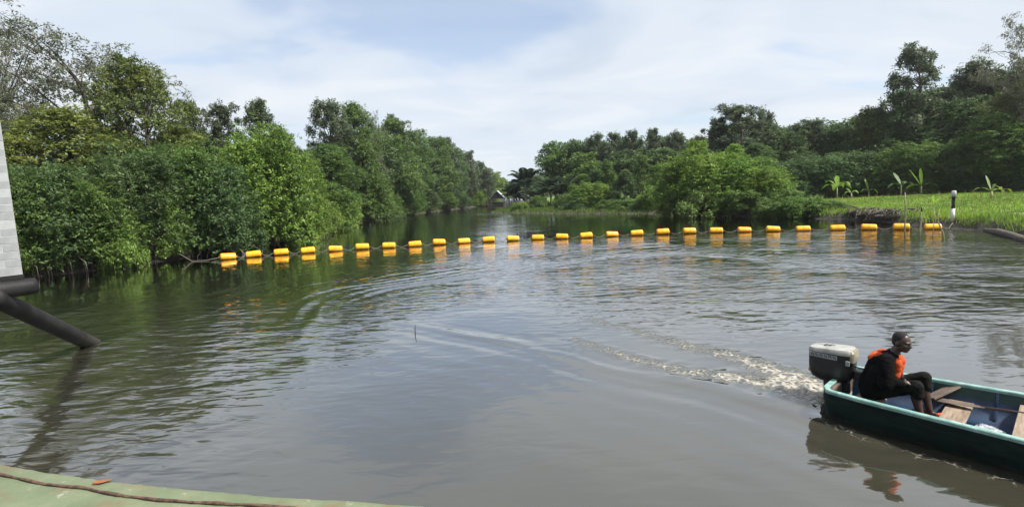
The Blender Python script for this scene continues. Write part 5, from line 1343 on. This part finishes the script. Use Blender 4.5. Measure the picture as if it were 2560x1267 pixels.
for sg in (-1, 1):
    MB().box((-0.13, sg * 0.1835, 0.342), (0.36, 0.006, 0.062), Matrix.Rotation(0.03, 3, 'Y')).build('side_decal', M['greyband'], mo)
    for i in range(6):        # worn illegible lettering: short dark strokes
        xq = -0.27 + i * 0.055
        MB().box((xq, sg * 0.1872, 0.347), (0.012, 0.003, 0.036), Matrix.Rotation((-1) ** i * 0.35, 3, 'Y')).build('decal_mark', M['darkmark'], mo)
        MB().box((xq + 0.022, sg * 0.1872, 0.340), (0.012, 0.003, 0.030)).build('decal_mark', M['darkmark'], mo)
    MB().box((0.175, sg * 0.170, 0.285), (0.05, 0.02, 0.07)).build('side_latch', M['greyband'], mo, bevel=0.004, seg=1)
for i, xq in enumerate((-0.13, -0.07, -0.01)):
    mb = MB(); R0q = 0.034
    pts = [(xq + R0q * math.cos(a), R0q * 1.1 * math.sin(a), 0.4535 + 0.0017 * i + 0.06 * (xq + 0.1)) for a in np.linspace(0, 2 * math.pi * 0.85, 12)]
    mb.tube([(p[0], p[1], p[2] + 0.004) for p in pts], 0.007, 5); mb.build('top_emblem', M['darkmark'], mo)
loft([ring(-0.16, 0.05, 0.075, -0.05, -0.05), ring(-0.15, 0.03, 0.06, -0.22, -0.22), ring(-0.16, 0.02, 0.045, -0.42, -0.42), ring(-0.20, 0.03, 0.055, -0.60, -0.60), ring(-0.17, 0.02, 0.03, -0.85, -0.85)][::-1], M['black'], 'leg', mo)
MB().box((0.06, 0, -0.06), (0.12, 0.22, 0.20)).build('clamp_bracket', M['black'], mo, bevel=0.01)
MB().tube([(0.0, 0.0, -0.74), (-0.22, 0.0, -0.74), (-0.30, 0.0, -0.74)], [0.05, 0.055, 0.02], 12).build('gear_case', M['black'], mo, True)
for i in range(3):
    a = i * 2.094
    Mx = Matrix.Rotation(a, 3, 'X') @ Matrix.Rotation(0.5, 3, 'Z')
    MB().box(Mx @ Vector((-0.0, 0, 0.09)) + Vector((-0.25, 0, -0.74)), (0.012, 0.07, 0.12), Mx).build('propeller_blade', M['steel'], mo, bevel=0.003, seg=1)
MB().tube([(0.20, 0.05, 0.12), (0.32, 0.05, 0.135), (0.46, 0.05, 0.15), (0.60, 0.06, 0.155)], [0.03, 0.022, 0.017, 0.021], 10).build('tiller_arm', M['black'], mo, True)
MB().tube([(0.19, -0.06, 0.235), (0.34, 0.02, 0.195), (0.43, 0.05, 0.165)], 0.008, 6).build('throttle_cable', M['black'], mo, True)
MB().box((0.265, 0.0, 0.10), (0.10, 0.12, 0.13)).build('swivel_block', M['black'], mo, bevel=0.015)
MB().tube([(-0.345, 0.02, 0.04), (-0.372, 0.02, 0.04)], [0.03, 0.02], 10).build('rear_plug', M['slipper'], mo, True)

# ------------------------------------------------------------------ loose things in the boat
can = empty('fuel_can', bw(0.26, 0.22, 0.075), BYAW + 0.3); tag(can, 'blue plastic fuel can behind the seated man by the motor', 'fuel can')
loft([ring(-0.13, 0.13, 0.105, 0, 0), ring(-0.14, 0.14, 0.115, 0.03, 0.03), ring(-0.14, 0.14, 0.115, 0.24, 0.24), ring(-0.12, 0.12, 0.095, 0.30, 0.30), ring(-0.06, 0.06, 0.05, 0.325, 0.325)], M['bluecan'], 'body', can)
MB().tube([(0.05, 0, 0.31), (0.05, 0, 0.375)], 0.032, 12).build('cap', M['postwhite'], can, True)
MB().tube([(-0.10, 0, 0.29), (-0.08, 0, 0.365), (0.0, 0, 0.365), (0.015, 0, 0.31)], 0.013, 7).build('handle', M['bluecan'], can, True)
pd = empty('paddle', bw(1.10, 0.40, 0.235), BYAW); tag(pd, 'dark wooden paddle laid lengthwise across the plank seats', 'paddle')
pm = MB(); Vp = []
MB().tube([(0.30, 0.0, 0.012), (1.2, 0.03, 0.075), (2.2, 0.06, 0.13)], [0.018, 0.017, 0.015], 8).build('shaft', M['darkwood'], pd, True)
loft([[(xq, a * w_, z + b_) for a, b_ in ((-1, 0), (-0.6, 0.011), (0.6, 0.011), (1, 0), (0.6, -0.011), (-0.6, -0.011))] for xq, w_, z in ((-0.22, 0.05, -0.005), (-0.18, 0.075, -0.004), (0.0, 0.075, 0.0), (0.2, 0.055, 0.008), (0.34, 0.018, 0.014))], M['darkwood'], 'blade', pd, False)
db = MB().box((0, 0, 0), (0.50, 0.16, 0.028), Matrix.Rotation(-0.30, 3, 'X'))
o = db.build('loose_board', M['darkwood'], None, bevel=0.004, seg=1); o.location = bw(1.02, 0.50, 0.30); o.rotation_euler = (0, R_(-10), BYAW + R_(66))
tag(o, 'short dark loose board tilted beside the man in the skiff', 'board')
ts = MB().tube([(0, 0, 0), (0.18, 0.1, 0.03), (0.36, 0.22, 0.075)], [0.012, 0.011, 0.010], 7)
o = ts.build('painted_stick', M['tealstick'], None, True); o.location = bw(1.52, -0.10, 0.075); o.rotation_euler = (0, 0, BYAW)
tag(o, 'pale teal stick leaning on the skiff floor near the wide plank', 'stick')
bmx = bmesh.new(); bmesh.ops.create_icosphere(bmx, subdivisions=4, radius=1.0)
rg = np.random.RandomState(8); K = rg.normal(size=(14, 3)) * 3.2; ph = rg.rand(14) * 6.28
for v in bmx.verts:
    q = np.array(v.co); f = 1 + 0.20 * sum(abs(math.sin(float(K[i] @ q) + ph[i])) - 0.6 for i in range(14)) / 2.2
    v.co = Vector((q[0] * 0.16 * f, q[1] * 0.13 * f, max(-0.03, q[2] * 0.085 * f)))
mp = bpy.data.meshes.new('plastic_bag'); bmx.to_mesh(mp); bmx.free()
o = link('plastic_bag', mp, None, M['bag']); o.location = bw(1.50, 0.02, 0.07); o.rotation_euler = (0, 0, BYAW + .4)
tag(o, 'crumpled grey plastic bag on the blue skiff floor', 'bag')

# ------------------------------------------------------------------ man (local frame: x forward along the boat, y to port)
def cap_prim(mb, p0, r0, p1, r1, n=14, fl=(1, 1, 1)):
    p0, p1 = Vector(p0), Vector(p1)
    t = (p1 - p0); L = t.length; t = t / max(L, 1e-6)
    ref = Vector((0, 0, 1)) if abs(t.z) < 0.9 else Vector((1, 0, 0))
    a = t.cross(ref).normalized(); b_ = a.cross(t)
    rows_ = []
    for i in range(1, 5):
        q = math.pi / 2 * i / 5; rows_.append((p0 - t * r0 * math.cos(q), r0 * math.sin(q)))
    rows_.append((p0, r0)); rows_.append(((p0 + p1) / 2, (r0 + r1) / 2)); rows_.append((p1, r1))
    for i in range(4, 0, -1):
        q = math.pi / 2 * i / 5; rows_.append((p1 + t * r1 * math.cos(q), r1 * math.sin(q)))
    vs = [p + (a * math.cos(2 * math.pi * j / n) + b_ * math.sin(2 * math.pi * j / n)) * r for p, r in rows_ for j in range(n)]
    fs = [(i * n + j, i * n + (j + 1) % n, (i + 1) * n + (j + 1) % n, (i + 1) * n + j) for i in range(len(rows_) - 1) for j in range(n)]
    fs += [tuple(range(n - 1, -1, -1)), tuple((len(rows_) - 1) * n + j for j in range(n))]
    mb.add(vs, fs)
def ell_prim(mb, c, rad, rot=None, n=18, m_=12):
    vs = []
    for i in range(1, m_):
        th = math.pi * i / m_
        for j in range(n):
            ph_ = 2 * math.pi * j / n
            vs.append(Vector((rad[0] * math.sin(th) * math.cos(ph_), rad[1] * math.sin(th) * math.sin(ph_), rad[2] * math.cos(th))))
    vs.append(Vector((0, 0, rad[2]))); vs.append(Vector((0, 0, -rad[2])))
    if rot is not None: vs = [rot @ v for v in vs]
    vs = [v + Vector(c) for v in vs]
    fs = [(i * n + j, (i + 1) * n + j, (i + 1) * n + (j + 1) % n, i * n + (j + 1) % n) for i in range(m_ - 2) for j in range(n)]
    T_, B_q = len(vs) - 2, len(vs) - 1
    fs += [(T_, j, (j + 1) % n) for j in range(n)] + [(B_q, (m_ - 2) * n + (j + 1) % n, (m_ - 2) * n + j) for j in range(n)]
    mb.add(vs, fs)
def fuse(mb, name, mat, parent, voxel=0.008, it=4, fac=0.5, wrinkle=0.0, seed=0):
    """one continuous surface round all the volumes in mb"""
    me = bpy.data.meshes.new(name); me.from_pydata(mb.v, [], mb.f); me.update()
    o = bpy.data.objects.new(name, me); COL.objects.link(o)
    md = o.modifiers.new('r', 'REMESH'); md.mode = 'VOXEL'; md.voxel_size = voxel
    ms = o.modifiers.new('s', 'SMOOTH'); ms.iterations = it; ms.factor = fac
    dg = bpy.context.evaluated_depsgraph_get()
    m2 = bpy.data.meshes.new_from_object(o.evaluated_get(dg)); m2.name = name
    bpy.data.objects.remove(o)
    if wrinkle:
        n = len(m2.vertices); co = np.empty(n * 3, np.float32); m2.vertices.foreach_get('co', co); co = co.reshape(-1, 3)
        no = np.empty(n * 3, np.float32); m2.vertices.foreach_get('normal', no); no = no.reshape(-1, 3)
        rq = np.random.RandomState(seed); d = np.zeros(n)
        for i in range(10):
            kk = rq.normal(size=3) * np.array([18, 18, 34]); d += 1 - np.abs(np.sin(co @ kk + rq.rand() * 6.28)) * 1.6
        co = co + no * (d / 10 * wrinkle)[:, None]
        m2.vertices.foreach_set('co', co.astype(np.float32).ravel()); m2.update()
    m2.materials.clear(); m2.materials.append(mat); set_smooth(m2)
    ob = bpy.data.objects.new(name, m2); COL.objects.link(ob); ob.parent = parent
    return ob
MX, MY = 0.43, -0.07
man = empty('person', bw(MX, MY, 0.28), BYAW); tag(man, 'man in black clothes and orange life vest sitting in the skiff stern', 'person')
HC = Vector((0.268, -0.015, 0.742)); HR = Matrix.Rotation(R_(-22), 3, 'Z') @ Matrix.Rotation(R_(6), 3, 'Y')
def hd(x_, y_, z_): return HC + HR @ Vector((x_, y_, z_))
sk = MB()
# head and face
ell_prim(sk, hd(-0.012, 0, 0.022), (0.096, 0.078, 0.098), HR)
ell_prim(sk, hd(0.022, 0, -0.045), (0.066, 0.060, 0.072), HR)
ell_prim(sk, hd(0.048, 0, -0.088), (0.032, 0.034, 0.026), HR)          # chin
ell_prim(sk, hd(0.074, 0, 0.022), (0.020, 0.052, 0.014), HR)           # brow
cap_prim(sk, hd(0.084, 0, 0.006), 0.010, hd(0.100, 0, -0.026), 0.015)  # nose
for s in (-1, 1):
    ell_prim(sk, hd(0.093, s * 0.014, -0.030), (0.012, 0.011, 0.009), HR)
    ell_prim(sk, hd(0.060, s * 0.040, -0.022), (0.024, 0.022, 0.018), HR)  # cheek
    ell_prim(sk, hd(-0.012, s * 0.080, -0.010), (0.020, 0.010, 0.032), HR)  # ear
ell_prim(sk, hd(0.082, 0, -0.054), (0.016, 0.027, 0.009), HR)
ell_prim(sk, hd(0.079, 0, -0.068), (0.015, 0.024, 0.009), HR)
cap_prim(sk, hd(-0.030, 0, -0.06), 0.052, (0.170, 0, 0.565), 0.060)
# trunk
ell_prim(sk, (0.120, 0, 0.43), (0.115, 0.175, 0.17)); ell_prim(sk, (0.055, 0, 0.22), (0.11, 0.15, 0.17)); ell_prim(sk, (0.02, 0, 0.085), (0.13, 0.165, 0.095))
cap_prim(sk, (0.150, -0.15, 0.525), 0.065, (0.150, 0.15, 0.525), 0.065)
SHR, ELR, WRR = (0.150, -0.195, 0.505), (0.175, -0.285, 0.265), (0.36, -0.185, 0.300)
SHL, ELL_, WRL = (0.140, 0.195, 0.505), (-0.055, 0.285, 0.335), (-0.055, 0.165, 0.268)
for a, b_, c in ((SHR, ELR, WRR), (SHL, ELL_, WRL)):
    cap_prim(sk, a, 0.055, b_, 0.041); cap_prim(sk, b_, 0.041, c, 0.027)
def hand(w_, f, side, up_, curl):
    """palm and five fingers; f: direction of the knuckles, side: towards the thumb, up_: back of the hand"""
    w_, f, side, up_ = Vector(w_), Vector(f).normalized(), Vector(side).normalized(), Vector(up_).normalized()
    pc = w_ + f * 0.055
    for q in (-0.026, -0.009, 0.009, 0.026):
        cap_prim(sk, w_ + side * q * .7 + f * .01, 0.015, w_ + side * q + f * 0.085, 0.0125, 8)
    for q, L in ((0.029, 0.030), (0.0095, 0.034), (-0.0095, 0.031), (-0.029, 0.024)):
        k0 = w_ + side * q + f * 0.085; k1 = k0 + (f * math.cos(curl) - up_ * math.sin(curl)) * L
        k2 = k1 + (f * math.cos(curl * 1.9) - up_ * math.sin(curl * 1.9)) * L * 0.8
        cap_prim(sk, k0, 0.0095, k1, 0.0088, 8); cap_prim(sk, k1, 0.0088, k2, 0.0078, 8)
    t0 = w_ + side * 0.024 + f * 0.025; t1 = t0 + (side * 0.75 + f * 0.65 - up_ * .25).normalized() * 0.038; t2 = t1 + (f * 0.9 + side * .15 - up_ * .4).normalized() * 0.03
    cap_prim(sk, t0, 0.013, t1, 0.0105, 8); cap_prim(sk, t1, 0.0105, t2, 0.0088, 8)
hand(WRR, (0.95, 0.18, -0.25), (0.18, 0.98, 0.0), (0.25, 0, 0.97), 0.45)
hand(WRL, (-0.05, -0.90, -0.28), (-0.98, 0.05, 0.1), (-0.1, -0.25, 0.96), 1.0)
HPR, KNR, ANR = (0.03, -0.095, 0.075), (0.445, -0.145, 0.265), (0.50, -0.13, -0.105)
HPL, KNL, ANL = (0.03, 0.095, 0.075), (0.47, 0.155, 0.300), (0.545, 0.11, -0.085)
for a, b_, c in ((HPR, KNR, ANR), (HPL, KNL, ANL)):
    cap_prim(sk, a, 0.088, b_, 0.058); cap_prim(sk, b_, 0.056, (Vector(b_) * .6 + Vector(c) * .4) + Vector((-0.02, 0, 0)), 0.054); cap_prim(sk, (Vector(b_) * .6 + Vector(c) * .4) + Vector((-0.02, 0, 0)), 0.053, c, 0.034)
    h0 = Vector(c) + Vector((-0.04, 0, -0.028)); t0 = Vector(c) + Vector((0.15, 0.0, -0.045))
    cap_prim(sk, h0, 0.032, t0, 0.025)
    for q, L in ((0.024, .04), (0.008, .038), (-0.007, .034), (-0.02, .028), (-0.031, .02)):
        cap_prim(sk, t0 + Vector((0, q, -0.005)), 0.011, t0 + Vector((L, q, -0.010)), 0.009, 8)
fuse(sk, 'body', M['skin'], man, 0.0062, 3)
# clothes
sh = MB()
ell_prim(sh, (0.120, 0, 0.43), (0.140, 0.200, 0.18)); ell_prim(sh, (0.045, 0, 0.22), (0.150, 0.190, 0.20)); ell_prim(sh, (0.01, 0, 0.09), (0.165, 0.205, 0.11))
cap_prim(sh, (0.145, -0.185, 0.525), 0.088, (0.145, 0.165, 0.525), 0.084); cap_prim(sh, (0.145, 0, 0.53), 0.09, (0.17, 0, 0.57), 0.072); cap_prim(sh, (-0.03, -0.10, 0.14), 0.13, (0.06, -0.06, 0.44), 0.135)
cap_prim(sh, SHR, 0.092, ELR, 0.088); cap_prim(sh, ELR, 0.070, Vector(ELR) * .30 + Vector(WRR) * .70, 0.052)
cap_prim(sh, SHL, 0.080, ELL_, 0.066); cap_prim(sh, ELL_, 0.066, Vector(ELL_) * .35 + Vector(WRL) * .65, 0.050)
cap_prim(sh, (-0.01, -0.17, 0.08), 0.11, (0.07, -0.19, 0.36), 0.10)
fuse(sh, 'shirt', M['blackcloth'], man, 0.011, 4, wrinkle=0.012, seed=2)
tz = MB()
ell_prim(tz, (0.015, 0, 0.07), (0.15, 0.19, 0.085))
for a, b_, c in ((HPR, KNR, ANR), (HPL, KNL, ANL)):
    cap_prim(tz, a, 0.104, b_, 0.076); cap_prim(tz, b_, 0.075, Vector(b_) * .72 + Vector(c) * .28, 0.068)
fuse(tz, 'trousers', M['greycloth'], man, 0.010, 4, wrinkle=0.010, seed=3)
vs_ = MB()
for zq in (0.35, 0.42, 0.48):
    ell_prim(vs_, (-0.070 + (zq - .24) * .20, 0.03, zq), (0.055, 0.150, 0.070)); ell_prim(vs_, (0.215 + (zq - .24) * .10, 0.075, zq), (0.055, 0.075, 0.075)); ell_prim(vs_, (0.215 + (zq - .24) * .10, -0.080, zq), (0.055, 0.060, 0.075))
for s in (-1, 1):
    cap_prim(vs_, (-0.03, s * 0.10, 0.51), 0.040, (0.06, s * 0.095, 0.575), 0.026); cap_prim(vs_, (0.06, s * 0.095, 0.575), 0.026, (0.225, s * 0.085, 0.49), 0.036)
vest = fuse(vs_, 'life_vest', M['vest'], man, 0.010, 4, wrinkle=0.006, seed=4)
MB().box((0.283, 0, 0.30), (0.02, 0.10, 0.035)).build('buckle', M['black'], vest, bevel=0.004, seg=1)
MB().tube([(0.27, 0.06, 0.26), (0.315, 0.05, 0.235)], [0.018, 0.022], 8).build('whistle', M['black'], vest, True)
hr = MB()
ell_prim(hr, hd(-0.026, 0, 0.040), (0.092, 0.0815, 0.093), HR)
ell_prim(hr, hd(-0.050, 0, 0.005), (0.064, 0.076, 0.075), HR)
fuse(hr, 'hair', M['hair'], man, 0.007, 3)
for s in (-1, 1):
    ey = MB(); ell_prim(ey, hd(0.0755, s * 0.031, 0.004), (0.009, 0.012, 0.006), HR, 12, 8); ey.build('eye', M['eyewhite'], man, True)
    ei = MB(); ell_prim(ei, hd(0.0825, s * 0.031, 0.004), (0.004, 0.005, 0.005), HR, 10, 6); ei.build('iris', M['black'], man, True)
for c in (ANR, ANL):
    c = Vector(c); sl = MB()
    loft([[(c.x + xq, c.y + a * w_, c.z - 0.072 + b_) for a, b_ in ((-1, 0), (-1, 0.016), (1, 0.016), (1, 0))] for xq, w_ in ((-0.085, 0.028), (-0.05, 0.036), (0.05, 0.036), (0.14, 0.045), (0.19, 0.040), (0.215, 0.022))], M['slipper'], 'slipper_sole', man, False)
    ell_prim(sl, (c.x + 0.115, c.y, c.z - 0.038), (0.060, 0.048, 0.034)); sl.build('slipper_strap', M['slipper'], man, True)

# ------------------------------------------------------------------ damp air over the river
hz = MB().box((0, 400, 10.4), (2000, 1400, 27.2)).build('haze', None)
m = bpy.data.materials.new('river_haze'); m.use_nodes = True
nt = m.node_tree; nt.nodes.clear()
out = nt.nodes.new('ShaderNodeOutputMaterial'); pv = nt.nodes.new('ShaderNodeVolumePrincipled')
pv.inputs['Color'].default_value = (0.93, 0.96, 1.0, 1); pv.inputs['Density'].default_value = 0.0002; pv.inputs['Anisotropy'].default_value = 0.2
nt.links.new(pv.outputs[0], out.inputs['Volume'])
hz.data.materials.append(m)
tag(hz, 'thin pale haze filling the air above the river', 'haze', kind='stuff')
